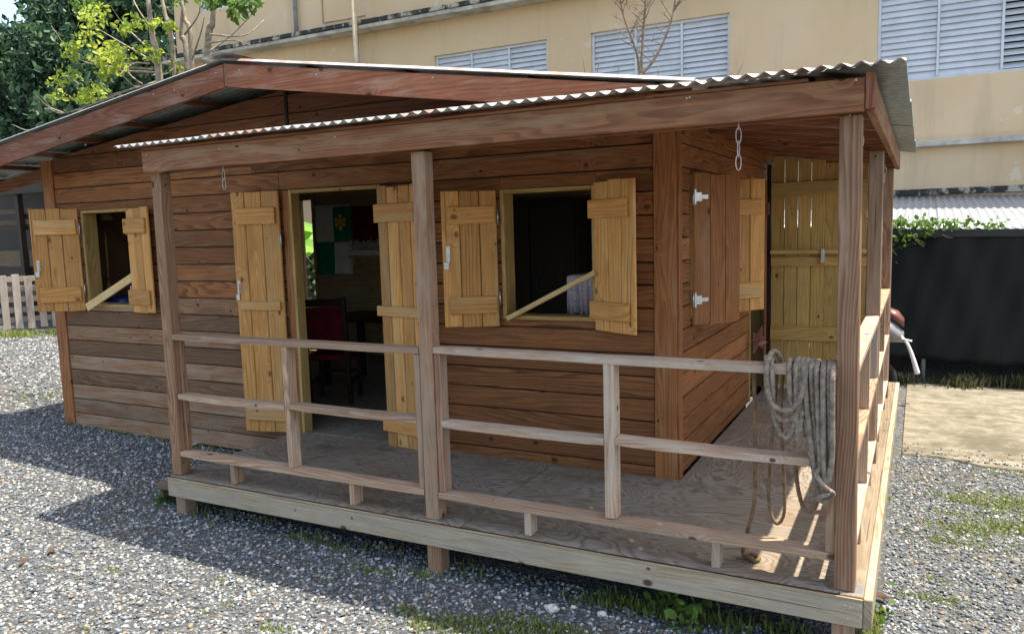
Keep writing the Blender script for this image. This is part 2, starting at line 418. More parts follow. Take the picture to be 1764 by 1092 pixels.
# --- front wall: dark backing sheet, then every plank on it
def sheet_with_holes(name, parent, mat, x0, x1, z0, topf, ops, y0, y1, axis='y'):
    bm = bmesh.new(); xs = sorted({x0, x1, APX, *[v for o in ops for v in o[:2]]}); xs = [x for x in xs if x0 <= x <= x1]
    mk = (lambda a, z, d: (a, d, z)) if axis == 'y' else (lambda a, z, d: (d, a, z))
    for a, b in zip(xs, xs[1:]):
        segs = [(z0, None)]
        for o in ops:
            if o[0] <= a+1e-6 and b-1e-6 <= o[1]:
                segs = ([(z0, o[2])] if o[2] > z0 else [])+[(o[3], None)]
        for lo, hi in segs:
            q = [(a, lo), (b, lo), (b, hi if hi else topf(b)), (a, hi if hi else topf(a))]
            A = [bm.verts.new(mk(u, z, y0)) for u, z in q]; B = [bm.verts.new(mk(u, z, y1)) for u, z in q]
            bm.faces.new(A); bm.faces.new(B[::-1])
            for i in range(4): bm.faces.new((A[i], B[i], B[(i+1) % 4], A[(i+1) % 4]))
    return finish(bm, name, parent, mat, 0, None, 0)
FW = sheet_with_holes('front_wall', HUT, 'dark_wood', XL+.03, WR-.03, -.22, lambda x: gable_z(x)-.01, OPEN, YW+.024, YW+.055)
z = -.20; r = 0
z = 2.062-PITCHZ*15
while z < 2.9:
    z0, z1 = z+.0045, z+PITCHZ-.0045
    for a, b, lo, hi in rows_with_openings(XL+.17, WR-.155, z0, z1, OPEN):
        if b <= .0 and hi < .0 and lo < -.0: pass
        elif hi <= -.06: 
            if a >= 0: continue
            b = min(b, 0.0)
        cuts = [a, b]
        if z0 > 2.4: cuts = [a, .085, .118, b]
        elif b-a > 3.2: cuts = [a, a+(b-a)*random.uniform(.4, .6), b]
        segs = list(zip(cuts, cuts[1:]))
        for ci, (u, v) in enumerate(segs):
            if z0 > 2.4 and ci == 1: continue
            poly = [(u, lo), (v, lo), (v, hi), (u, hi)]
            poly = clip(poly, lambda q: 2.868-.112*(APX-q[0])-q[1])
            poly = clip(poly, lambda q: 2.868-.142*(q[0]-APX)-q[1])
            if len(poly) < 3: continue
            ar = abs(sum(poly[i][0]*poly[(i+1) % len(poly)][1]-poly[(i+1) % len(poly)][0]*poly[i][1] for i in range(len(poly))))/2
            if ar < .004: continue
            dy = random.uniform(0, .003)
            mat = 'gable' if lo > 2.35 else ('siding_grey' if (u < -.0 and lo < 1.02 and v < .05) else 'siding')
            prism('plank', FW, mat, poly, YW+dy, YW+.022, 0, .004)
    z += PITCHZ
prism('joint_batten', FW, 'dark_wood', [(.087, 2.42), (.116, 2.42), (.116, 2.862), (.087, 2.862)], YW-.008, YW+.022, 2, .002)
sheet_with_holes('bounce_lining', HUT, 'inside', XL+.04, WR-.06, -.02, lambda x: gable_z(x)-.02, OPEN, YW+.057, YW+.068)  # paler sheet added behind the dark backing to bounce light around the room
# corner posts
bx('corner_post', HUT, 'siding', (XL, YW-.012, float(gz(XL))), (XL+.165, YW+.09, gable_z(XL)-.0), 2)
bx('corner_post', HUT, 'siding', (WR-.15, YW-.016, -.03), (WR-.001, YW+.0, 2.5), 2)
bx('corner_board', HUT, 'siding', (WR-.02, YW+.001, -.03), (WR+.016, YW+.075, 2.5), 2)
# --- right wall
OPR = [(1.67, 2.45, 1.04, 2.02), (3.77, 4.56, -.4, 2.1)]
RW = sheet_with_holes('right_wall', HUT, 'dark_wood', YW+.03, YB, -.2, lambda x: 2.5, OPR, WR-.055, WR-.024, 'x')
sheet_with_holes('bounce_lining', HUT, 'inside', YW+.07, YB-.06, -.02, lambda x: 2.46, OPR, WR-.068, WR-.057, 'x')  # same added light-bouncing sheet on the right wall
z = 2.062-PITCHZ*14
while z < 2.45:
    for a, b, lo, hi in rows_with_openings(YW+.08, YB, z+.0045, min(z+PITCHZ-.0045, 2.5), OPR):
        if hi < 0: continue
        prism('plank', RW, 'siding', [(a, max(lo, .0)), (b, max(lo, .0)), (b, hi), (a, hi)], WR-.022, WR-random.uniform(0, .003), 1, .0025, 'x')
    z += PITCHZ
# --- back wall (with the gap that looks out on the banana plants), left wall, inner floor
OPB = [(-3.06, -2.82, .02, 2.16)]
BW = sheet_with_holes('back_wall', HUT, 'inside', XL+.03, WR-.03, -.2, lambda x: gable_z(x)-.01, OPB, YB-.05, YB)
for i in range(17):
    z0 = .02+i*.155
    for a, b, lo, hi in rows_with_openings(XL+.06, WR-.06, z0, z0+.151, OPB):
        prism('plank', BW, 'inside', [(a, lo), (b, lo), (b, hi), (a, hi)], YB-.066, YB-.052, 0, .002)
    if z0 > 2.2: break
sheet_with_holes('left_wall', HUT, 'siding_grey', YW+.09, YB, -.2, lambda x: 2.49, [(1.7, 4.8, .0, 2.2)], XL+.0, XL+.03, 'x')  # wide opening is made up, out of view, to brighten the interior
bx('inner_floor', HUT, 'ply', (XL+.05, YW+.03, -.03), (WR-.06, YB-.06, -.004), 0)
for xx in (-2.90,): bx('back_door_jamb', HUT, 'pine_dull', (-2.83, YB-.10, 0), (-2.785, YB+.02, 2.2), 2)
# --- frames round the openings
def window_frame(nm, x0, x1, z0, z1, sill=True, axis='y', pos=YW, mat='pine_dull', dep=.14):
    h = holder(nm, HUT); d0, d1 = (pos-.010, pos+dep) if axis == 'y' else (pos-dep, pos+.010)
    def b(n_, a0, a1, c0, c1, g):
        lo, hi = ((a0, d0, c0), (a1, d1, c1)) if axis == 'y' else ((d0, a0, c0), (d1, a1, c1))
        bx(n_, h, mat, lo, hi, g if g == 2 else (0 if axis == 'y' else 1))
    b('jamb', x0, x0+.03, z0, z1, 2); b('jamb', x1-.03, x1, z0, z1, 2); b('head', x0+.031, x1-.031, z1-.028, z1, 0)
    if sill: b('sill', x0+.031, x1-.031, z0, z0+.03, 0)
window_frame('window_frame', *OPEN[0]); window_frame('window_frame', *OPEN[2]); window_frame('window_frame', *OPR[0], axis='x', pos=WR)
window_frame('door_frame', .0+.075, 1.02, -.005, 2.06, sill=False, dep=.09)
bx('door_trim', HUT, 'siding', (.001, YW-.006, -.005), (.074, YW+.1, 2.058), 2)
window_frame('door_frame', 3.77, 4.56, 0, 2.1, sill=False, axis='x', pos=WR)

# --- shutters and door leaves: s from the hinge to the free edge, n = normal of the battened inner face
def leaf(name, hinge, free, z0, z1, nrm, npl, battens, proj=.02, mat='pine', latch=None, hinges=(.2, .8), outer=None, gap=.005, label=None, tilt=0):
    H = holder(name, HUT)
    if label: H['label'] = label
    d = Vector((free[0]-hinge[0], free[1]-hinge[1], 0)); L = d.length; d.normalize(); nv = Vector((nrm[0], nrm[1], 0)); nv = (nv-d*nv.dot(d)).normalized()
    m = Matrix.Identity(4)
    for i in range(3): m[i][0], m[i][1], m[i][2] = d[i], nv[i], (0, 0, 1)[i]
    m[0][3], m[1][3], m[2][3] = hinge[0], hinge[1], 0
    ws = [random.uniform(.85, 1.15) for _ in range(npl)]; k = L/sum(ws); s = .004
    for wv in ws:
        e = s+wv*k-gap
        bx('plank', H, mat, (s, -.011, z0+random.uniform(-.006, .006)), (min(e, L), .011, z1+random.uniform(-.008, .008)), 2, m, .005)
        if outer: bx('outer_face_board', H, outer, (s, -.017, z0+.004), (min(e, L), -.0115, z1-.004), 2, m, .001)
        s = e+gap
    for (b0, b1) in battens:
        bx('batten', H, mat, (-proj+random.uniform(0, .012), .012, b0), (L*random.uniform(.88, .93), .034, b1), 0, m, .004)
    for hz in hinges:
        zz = z0+(z1-z0)*hz
        sg = -1 if outer else 1
        if outer: boxes('hinge', H, 'steel', [((.004, -.021, zz-.05), (.02, -.0175, zz+.05)), ((.0205, -.0208, zz-.03), (.07, -.0175, zz+.03)), ((.0705, -.0206, zz-.014), (.13, -.0175, zz+.014))], 2, m, .0005)
        else: boxes('hinge', H, 'black_metal', [((-.012, .0, zz-.05), (.002, .010, zz+.05))], 2, m, .001)
        bm = bmesh.new(); bmesh.ops.create_cone(bm, cap_ends=True, segments=10, radius1=.006, radius2=.006, depth=.11, matrix=Matrix.Translation((-.004, .014*sg, zz)))
        finish(bm, 'hinge_pin', H, 'steel', 2, m, 0, True)
    if latch:
        ls, lz = latch
        boxes('latch', H, 'steel', [((ls, .012, lz), (ls+.028, .017, lz+.11)), ((ls+.012, .012, lz-.055), (ls+.045, .022, lz-.005)), ((ls+.008, .018, lz-.02), (ls+.018, .028, lz+.09))], 2, m, .001)
    return H
leaf('shutter', (-2.665, 1.292), (-2.97, .99), .995, 2.01, (.6, -1), 3, [(1.09, 1.235), (1.755, 1.90)], -.02, latch=(.37, 1.40))
leaf('shutter', (-1.945, 1.295), (-1.58, 1.245), .995, 1.985, (0, -1), 3, [(1.07, 1.21), (1.745, 1.885)], .03)
leaf('door', (.0, 1.285), (-.46, 1.20), .0, 2.06, (0, -1), 3, [(1.06, 1.135), (1.785, 1.925), (.1, .22)], -.03, latch=(.42, 1.20))
leaf('door', (1.01, 1.285), (1.46, 1.20), .0, 2.04, (0, -1), 4, [(1.04, 1.12), (1.765, 1.905), (.12, .26)], .03, hinges=())
leaf('shutter', (2.055, 1.29), (1.73, 1.06), .995, 1.97, (.3, -1), 3, [(1.09, 1.215), (1.73, 1.855)], -.015, latch=(.345, 1.47))
leaf('shutter', (2.80, 1.29), (3.15, 1.10), .985, 1.985, (0, -1), 3, [(1.07, 1.19), (1.745, 1.865)], .035, hinges=())
leaf('shutter', (WR+.012, 1.665), (3.60, 2.03), .99, 2.025, (-1, 1), 3, [(1.09, 1.215), (1.74, 1.865)], -.02, mat='pine', outer='siding', hinges=(.17, .85))
leaf('shutter', (WR+.012, 2.455), (3.65, 2.787), .99, 2.025, (1, 0), 3, [(1.09, 1.215), (1.74, 1.865)], -.02)
# hinges seen on the outside of the half closed shutter
# inner leaf of the side doorway
leaf('door', (WR+.02, 4.54), (3.40, 4.30), .02, 2.08, (1, -.3), 2, [(.2, .32), (1.75, 1.87)], 0, mat='siding', hinges=())

# --- deck
bx('skirt_board', HUT, 'skirt', (0, 0, -.143), (4.563, .038, -.022), 0, bev=.004)
bx('edge_strip', HUT, 'dark_wood', (.003, .010, -.0215), (4.46, .019, -.003), 0, bev=.001)
bx('skirt_cap', HUT, 'skirt', (0, 0, -.0215), (4.563, .0095, -.006), 0, bev=.002)
bx('skirt_board', HUT, 'skirt', (4.565, 0.0, -.143), (4.603, 5.19, .0), 1, bev=.004)
bx('skirt_board', HUT, 'skirt', (0, .039, -.143), (.038, YW-.01, -.02), 1)
for (x0, y0, x1, y1, g) in [(.003, .25, 2.44, YW-.005, 0), (.003, .020, 1.9, .246, 0), (1.906, .020, 2.44, .246, 0), (2.447, .020, 4.46, YW-.02, 0), (WR+.02, YW-.016, 4.46, 3.0, 1), (WR+.02, 3.004, 4.46, 5.18, 1)]:
    bx('plywood_panel', HUT, 'ply', (x0, y0, -.019), (x1, y1, 0), g, bev=.002)
bx('edge_plank', HUT, 'edge', (4.464, .012, -.021), (4.564, 2.6, .002), 1); bx('edge_plank', HUT, 'edge', (4.464, 2.604, -.021), (4.564, 5.18, .001), 1)
for yy in (.45, .9): bx('joist', HUT, 'ground_wood', (.04, yy, -.143), (4.56, yy+.04, -.02), 0)
for yy in (1.9, 2.7, 3.5, 4.3, 5.1): bx('joist', HUT, 'ground_wood', (WR, yy, -.143), (4.56, yy+.04, -.02), 0)
for xx in (.02, 2.19, 4.43):
    for yy in (.043, 1.22): bx('pier', HUT, 'post', (xx, yy, float(gz(xx))-.05), (xx+.095, yy+.095, -.144), 2)
for yy in (2.2, 3.4, 4.6): bx('pier', HUT, 'post', (4.45, yy, float(gz(4.5))-.05), (4.54, yy+.09, -.144), 2)
bx('step', HUT, 'ground_wood', (-.27, .10, -.155), (-.005, .75, -.118), 1); bx('step_riser', HUT, 'ground_wood', (-.25, .12, -.33), (-.215, .73, -.156), 1)
# --- porch posts (slightly off plumb as in the photograph)
HB = 2.138
def post(x, y, lean=(0, 0), s=.09, z1=HB):
    bm = bmesh.new(); addbox(bm, (x, y, .003), (x+s, y+s, z1))
    for v in bm.verts:
        k = v.co.z/z1; v.co.x += lean[0]*k; v.co.y += lean[1]*k
    return finish(bm, 'porch_post', HUT, 'post', 2, None, .005)
post(.005, .043, (.022, 0)); post(2.19, .043, (0, 0)); post(4.437, .043, (-.013, 0))
post(4.43, 2.15); post(4.43, 4.37)
for xx, yy in ((2.16, .03), (4.41, .03)):
    bx('post_shoe', HUT, 'steel', (xx, yy, .0005), (xx+.15, yy+.12, .0025), 0, bev=.0005)
# --- beams
prism('porch_beam', HUT, 'beam', [(.02, 2.142), (4.525, 2.142), (4.525, 2.282), (.015, 2.286)], -.010, .028, 0, .004)
prism('beam_strip', HUT, 'beam', [(.015, 2.289), (4.30, 2.285), (4.30, 2.300), (.015, 2.304)], -.006, .034, 0, .002)
prism('porch_beam', HUT, 'beam', [(.035, 2.142), (4.76, 2.142), (4.76, 2.286), (.035, 2.286)], 4.527, 4.563, 1, .004, 'x')
bx('beam_end', HUT, 'barge', (4.527, -.012, 2.150), (4.566, .033, 2.30), 2)
bx('porch_beam', HUT, 'beam', (.02, .140, 2.145), (4.42, .176, 2.283), 0)
# --- rails
RY0, RY1 = .0434, .135
def rail(x0, x1, z):
    bm = bmesh.new(); ns = 10; y0 = RY0+random.uniform(-.003, .003); bow, tw, yb = random.uniform(-.005, .003), random.uniform(-.004, .004), random.uniform(-.004, .004)
    R_ = []
    for i in range(ns+1):
        t_ = i/ns; b_ = bow*math.sin(math.pi*t_)+random.uniform(-.0012, .0012); o_ = yb*math.sin(math.pi*t_); w_ = tw*(t_-.5)
        R_.append([bm.verts.new((x0+(x1-x0)*t_, y, zz)) for y, zz in ((y0+o_, z+b_+w_), (RY1+o_, z+b_-w_), (RY1+o_, z+.037+b_-w_), (y0+o_, z+.037+b_+w_))])
    for i in range(ns):
        for k in range(4): bm.faces.new((R_[i][k], R_[i][(k+1) % 4], R_[i+1][(k+1) % 4], R_[i+1][k]))
    bm.faces.new(R_[0][::-1]); bm.faces.new(R_[-1])
    ed = [e for e in bm.edges if abs(e.verts[0].co.x-e.verts[1].co.x) > .02]
    bmesh.ops.bevel(bm, geom=ed, offset=.005, segments=1, affect='EDGES')
    finish(bm, 'rail', HUT, 'rail', 0, None, 0)
rail(.105, 2.185, .984); rail(2.285, 4.433, .994)
rail(.125, 1.12, .560); rail(1.166, 2.15, .570); rail(2.325, 3.318, .562); rail(3.382, 4.40, .572)
rail(.105, 2.185, .142); rail(2.285, 4.433, .134)
def stud(x, z0, z1, y0=RY0+.004, y1=RY1-.002, wd=.04, mat='rail'): bx('stud', HUT, mat, (x, y0, z0), (x+wd, y1, z1), 2, bev=.003)
stud(1.122, .181, .982); stud(3.320, .173, .992, wd=.058)
stud(2.149, .181, .982, wd=.037, mat='post'); stud(2.284, .173, .992, mat='post', y0=RY0+.012); stud(.106, .181, .982, y0=RY0+.05, mat='post', wd=.025); stud(4.396, .173, .992, mat='post')
for xx in (.586, 1.618, 2.842, 3.874): stud(xx, .002, .141 if xx < 2.2 else .133)
# side rails
for (y0, y1) in ((.136, 2.148), (2.242, 4.368)):
    for zz in (.995, .572, .135):
        bx('rail', HUT, 'rail', (4.432, y0, zz), (4.518, y1, zz+.038), 1, bev=.005)
    for yy in (y0+.001, (y0+y1)/2, y1-.041): 
        bx('stud', HUT, 'rail', (4.436, yy, .174), (4.514, yy+.04, .571), 2); bx('stud', HUT, 'rail', (4.436, yy, .611), (4.514, yy+.04, .994), 2)
    for yy in (y0+.5, y1-.5): bx('stud', HUT, 'rail', (4.436, yy, .003), (4.514, yy+.04, .134), 2)
# --- back gate of the side porch: separate boards with light between them
GT = holder('gate', HUT); gx0, gx1 = 3.43, 4.425; nb = 8
for i in range(nb):
    a = gx0+(gx1-gx0)*i/nb; b = gx0+(gx1-gx0)*(i+1)/nb-random.choice([.001, .002, .006])
    bx('plank', GT, 'pine_gate_lit', (a, 4.50, .04), (b, 4.524, (2.315 if i < 4 else 2.235)+random.uniform(-.01, .01)), 2)
for z0, z1 in ((.5, .64), (1.24, 1.33), (1.36, 1.40), (1.93, 2.06)):
    bx('batten', GT, 'pine_gate_lit', (gx0+.0, 4.468 if z0 != 1.36 else 4.43, z0), (gx1, 4.498, z1), 0)
boxes('latch', GT, 'steel', [((3.90, 4.425, 1.27), (3.935, 4.466, 1.39)), ((3.905, 4.41, 1.33), (3.93, 4.428, 1.41))], 2)
bx('gate_post', HUT, 'dark_wood', (3.385, 4.49, .0), (3.425, 4.54, 2.24), 2)

# --- porch roof, front run and side run meeting on a hip
EY, EX, EZ = -.10, 4.69, 2.318; KF = .155; KS = KF*(YW-EY)/(EX-WR)
def hip_y(x): return YW if x <= WR else EY+(YW-EY)*(EX-x)/(EX-WR)
def hip_x(y): return WR if y >= YW else EX-(EX-WR)*(y-EY)/(YW-EY)
PR = holder('porch_roof', HUT)
xs = np.linspace(-.15, EX, 7)
for i in range(6):
    e = .004 if i % 2 else 0; ov = .04 if i < 5 else 0; jy = random.uniform(-.012, .012)
    corr('roof_sheet', PR, 'galv', xs[i], xs[i+1]+ov, lambda a: EY+jy, hip_y, lambda a, b, h: (a, b, EZ+KF*(b-EY)+h+e), .0762, .0095)
ys = [EY, 1.2, 2.5, 3.8, 5.1]
for i in range(4):
    e = .005 if i % 2 else 0.001; jx = random.uniform(-.012, .012)
    corr('roof_sheet', PR, 'galv_old', ys[i], ys[i+1]+(.04 if i < 3 else 0), lambda a: EX+jx, hip_x, lambda a, b, h: (b, a, EZ+KS*(EX-b)+h+e), .0762, .0095)
# boarding under the side run, planks along the slope
yy = .10; i = 0
while yy < 4.95:
    xa = hip_x(yy+.06)
    if 4.52-xa > .15:
        za = lambda x: EZ+KS*(EX-x)-.034
        bm = bmesh.new(); addbox(bm, (xa+.02, yy, -.018), (4.525, yy+.172, 0))
        for v in bm.verts: v.co.z += za(v.co.x)
        finish(bm, 'ceiling_board', PR, 'beam', 0, None, .002)
    yy += .18; i += 1
for k in range(7):     # rafters under the front run
    x = .1+k*.55
    bm = bmesh.new(); addbox(bm, (x, .04, -.105), (x+.04, YW-.002, -.02))
    for v in bm.verts: v.co.z += EZ+KF*(v.co.y-EY)
    finish(bm, 'rafter', PR, 'beam', 1, None, .002)
for yy in (.35, .8): bx('purlin', PR, 'beam', (-.1, yy, EZ+KF*(yy-EY)-.019), (3.4, yy+.07, EZ+KF*(yy-EY)-.0105), 0, bev=.001)
for yy in (.42, .95, 1.5, 2.05, 2.6, 3.15, 3.7, 4.25, 4.8):
    xa = hip_x(yy)+.03
    if 4.5-xa < .2: continue
    bm = bmesh.new(); addbox(bm, (xa, yy, 0), (4.524, yy+.04, 1))
    for v in bm.verts:
        x = v.co.x; v.co.z = (2.152+.150*(4.525-x)) if v.co.z < .5 else EZ+KS*(EX-x)-.056
    finish(bm, 'rafter', PR, 'beam', 0, None, .002)
bx('wall_plate', HUT, 'siding', (WR+.018, YW+.08, 2.26), (WR+.04, 4.95, 2.40), 1)

# --- main roof
YBG = .77
MR = holder('main_roof', HUT)
XEL, XER = -5.0, 3.62
yedges = np.linspace(YBG-.06, YB+.35, 6)
for i in range(5):
    e = .004*(i % 2)
    corr('roof_sheet', MR, 'galv', yedges[i], yedges[i+1]+(.05 if i < 4 else 0), lambda a: APX, lambda a: XER, lambda a, b, h: (b, a, roof_z(b)+.035+h+e), .0762, .0105, 8, 8, YBG-.06+.0762*.25)
    corr('roof_sheet', MR, 'galv_old', yedges[i], yedges[i+1]+(.05 if i < 4 else 0), lambda a: APX, lambda a: XEL if i == 0 else -3.45, lambda a, b, h: (b, a, roof_z(b)+.036+h+e), .0762, .0105, 8, 8, YBG-.06+.0762*.25)  # overhang cut short past the first sheet so skylight reaches the added side opening
V = []; 
for y in (YBG-.09, YB+.37):
    for dx, dz in ((-.16, -.008), (-.01, .018), (.03, .018), (.18, -.012)): V.append((APX+dx, y, roof_z(APX)+.058+dz))
o = raw('ridge_cap', MR, 'galv', V, [(0, 1, 5, 4), (1, 2, 6, 5), (2, 3, 7, 6)]); md = o.modifiers.new('s', 'SOLIDIFY'); md.thickness = .0015
zt = roof_z
prism('barge_board', MR, 'barge', [(APX-.006, zt(APX)-.172), (APX-.006, zt(APX)), (-4.95, zt(-4.95)), (-4.95, zt(-4.95)-.185)], YBG-.035, YBG, 0, .004)
prism('barge_board', MR, 'barge', [(APX+.03, zt(APX)-.172), (APX+.03, zt(APX)-.004), (3.60, zt(3.60)), (3.60, zt(3.60)-.15)], YBG-.035, YBG, 0, .004)
bx('barge_joint', MR, 'barge', (APX-.004, YBG-.028, zt(APX)-.165), (APX+.028, YBG+.01, zt(APX)+.005), 2)
for x in (-4.45, -3.75, -3.1, -2.42, -1.75, -.9, -.1, .75, 1.6, 2.5, 3.3):
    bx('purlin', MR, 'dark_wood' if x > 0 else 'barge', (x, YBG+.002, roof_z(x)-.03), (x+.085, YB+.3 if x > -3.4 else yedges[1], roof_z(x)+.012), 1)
for x in (-3.0, -1.6, -.0, 1.4): pass
# lean-to beam and posts on the left side of the hut
prism('lean_to_beam', HUT, 'beam', [(XL-.002, 2.318), (XL-.002, 2.436), (-4.95, 2.20), (-4.95, 2.09)], YW+.0, YW+.04, 0, .003)
bx('lean_to_post', HUT, 'post', (-4.93, YW+.045, float(gz(-4.9))), (-4.84, YW+.135, 2.27), 2)

# ================================================================== THINGS ON AND IN THE HUT
def chain(loc, nlink, label, scale=1.):
    t = thing('chain', label, 'chain', (loc[0], loc[1], loc[2]-.1*nlink))
    z = loc[2]; 
    V, F = tube_arrays([(loc[0], loc[1], z+.035), (loc[0], loc[1], z-.012)], .0035*scale, 6); raw('hook', t, 'chain', V, F, True)
    for k in range(nlink):
        th = np.linspace(0, 2*np.pi, 22, endpoint=False); L = .036*scale; Wd = .012*scale
        if k % 2 == 0: pts = np.stack([loc[0]+Wd*np.cos(th), loc[1]+0*th, z-L+L*np.sin(th)], 1)
        else: pts = np.stack([loc[0]+.002*np.cos(th), loc[1]+Wd*np.cos(th), z-L+L*np.sin(th)], 1)
        V, F = tube_arrays(pts, .0024*scale, 6, closed=True); raw('link', t, 'chain', V, F, True)
        z -= 2*L-.011*scale
chain((.705, .06, 2.13), 2, 'short pale chain hanging from the front beam near the open double door')
chain((3.995, .06, 2.125), 3, 'longest white chain of links hanging from the front beam beside the corner post')
chain((4.475, .62, 2.11), 1, 'single white ring hanging under the side beam beside the corner post')
chain((4.475, 3.55, 2.11), 2, 'small chain hanging under the side beam near the gate')

def stick(name, a, b, wd, th, label, nrm=(0, -1, 0), mat='pale'):
    a, b = Vector(a), Vector(b); d = b-a; m = frame(a, d, (0, 0, 1))
    return tag(bx(name, None, mat, (0, -th/2, -wd/2), (d.length, th/2, wd/2), 0, m, .003), label, 'stick')
A = P(150, 530, 1, 1.22); B = P(232, 475, 1, 1.30)
stick('prop_stick', A, B, .075, .022, 'pale notched wooden stick leaning across the small window by the pallet fence')
A = P(874, 549, 1, 1.285); B = P(1026, 469, 1, 1.26)
stick('prop_stick', A, B, .034, .03, 'pale wooden bar slanting across the dark window beside the corner')

# --- ropes
def ropepts(lst, y=.03): return [tuple(P(px, py, 1, yy if (yy := (q[2] if len(q) > 2 else y)) is not None else y)) for q in lst for px, py in [q[:2]]]
parts = []
RR = .0132
def loop(x0, x1, ztop, zb, yf=.028, yb=.152, sway=0., tail=False):
    zt_ = 1.031+RR
    c = [(x0, yb, zb+.18), (x0, yb, .9), (x0+.002, yb-.004, zt_-.03), (x0+.004, .10, zt_+.006), (x0+.006, .06, zt_+.004), (x0+.008, yf, zt_-.03), (x0+.01+sway*.3, yf-.002, .85),
         (x0+.012+sway, yf-.004, zb+.12), ((x0+x1)/2+sway, yf-.006, zb), (x1+sway, yf-.004, zb+.12), (x1+sway*.3, yf-.002, .85), (x1, yf, zt_-.03), (x1, .06, zt_+.004), (x1, .10, zt_+.006), (x1, yb, zt_-.03), (x1, yb, .9), (x1-.004, yb, zb+.15)]
    return spline(c, 14)
def addrope(pts, r=RR): parts.append(tube_arrays(pts, r, 15, 3, 88.))
for k, (x0, x1, zb, yf, sw) in enumerate([(4.268, 4.330, .57, .030, .045), (4.292, 4.352, .50, .012, .038), (4.318, 4.378, .44, .026, .03), (4.345, 4.402, .47, .008, .018), (4.372, 4.42, .52, -.006, .004), (4.225, 4.262, .70, .02, .03)]):
    addrope(loop(x0, x1, 1.03, zb, yf, .15+.006*k, sw))
# swag to the left and the turns on the rail
zt_ = 1.031+RR
addrope(spline([(4.115, .15, .86), (4.118, .15, 1.0), (4.122, .10, zt_+.012), (4.13, .055, zt_+.012), (4.135, .025, 1.0), (4.15, .015, .88), (4.19, .008, .80), (4.24, .008, .79), (4.275, .012, .85), (4.285, .02, .96), (4.288, .05, zt_+.01), (4.288, .11, zt_), (4.288, .155, .95)], 14))
addrope(spline([(4.145, .155, .9), (4.145, .15, 1.01), (4.147, .10, zt_+.006), (4.15, .05, zt_+.004), (4.16, .018, .98), (4.17, .02, .80), (4.20, .014, .72), (4.235, .014, .71), (4.262, .012, .80), (4.27, .02, .95), (4.268, .06, zt_+.006), (4.262, .12, zt_), (4.26, .155, .9)], 14))
addrope(spline([(4.19, .15, 1.0), (4.172, .11, zt_+.03), (4.15, .06, zt_+.045), (4.135, .02, 1.02), (4.142, .004, .93), (4.165, -.002, .86), (4.22, -.006, .835), (4.275, -.002, .87), (4.30, .0, .96), (4.305, .03, 1.03), (4.31, .08, zt_+.02)], 14))
# binding turns and the hanging end loop under the hank
addrope(spline([(4.40, .02, .60), (4.36, -.02, .56), (4.405, -.03, .50), (4.43, -.005, .47), (4.39, .0, .43), (4.37, -.02, .45), (4.42, -.03, .48)], 14))
V, F = join(parts)
RP = tag(raw('rope_hank', None, 'rope', V, F, True), 'thick grey twisted rope looped in a hank over the front top rail', 'rope')
parts = []
addrope(spline([(4.245, .13, .60), (4.265, .14, .42), (4.30, .12, .335), (4.345, .10, .37), (4.36, .09, .48), (4.37, .06, .56)], 14), .011)
addrope(spline([(4.05, .15, 1.02), (4.055, .155, .9), (4.062, .155, .6), (4.06, .152, .33), (4.02, .2, .16), (3.99, .24, .03), (4.02, .22, .013), (4.06, .19, .013), (4.07, .24, .013), (4.02, .26, .013), (4.0, .21, .024), (4.05, .18, .03)], 14), .0105)
addrope(spline([(4.16, .15, 1.0), (4.15, .155, .8), (4.13, .158, .5), (4.13, .156, .32), (4.165, .154, .235), (4.20, .154, .30), (4.195, .155, .5), (4.18, .156, .8), (4.19, .15, 1.0)], 14), .0085)
V, F = join(parts)
tag(raw('rope', None, 'rope_brown', V, F, True), 'thinner brown rope hanging down behind the rail to the plywood floor', 'rope')

# --- flags on the back wall
def flagcloth(x0, x1, z0, z1, y, nx, nz, amp, ph):
    X = np.linspace(x0, x1, nx+1); Z = np.linspace(z0, z1, nz+1); V = []; F = []
    for i, x in enumerate(X):
        for j, z in enumerate(Z):
            k = (z1-z)/(z1-z0)
            V.append((x, y-.012-amp*(.3+k)*abs(math.sin(x*17+ph+z*2.5)), z))
    for i in range(nx):
        for j in range(nz): F.append((i*(nz+1)+j, (i+1)*(nz+1)+j, (i+1)*(nz+1)+j+1, i*(nz+1)+j+1))
    return V, F
FY = YB-.068
fl = thing('flag', 'green and white quartered flag with a yellow emblem hanging inside the hut', 'flag', (-2.46, FY, 1.1))
fx0, fxm, fx1, fz0, fzm, fz1 = -2.77, -2.46, -2.15, 1.12, 1.57, 2.05
for a, b, c, d, m_ in ((fx0, fxm, fzm, fz1, 'white'), (fxm, fx1, fzm, fz1, 'green'), (fx0, fxm, fz0, fzm, 'green'), (fxm, fx1, fz0, fzm, 'white')):
    V, F = flagcloth(a, b, c, d, FY, 16, 12, .018, 0); o = raw('quarter', fl, m_, V, F, True); md = o.modifiers.new('s', 'SOLIDIFY'); md.thickness = .001
V, F = flagcloth(fx0, fx1, fz1, fz1+.025, FY, 20, 2, .018, 0); raw('hem', fl, 'white', V, F, True)
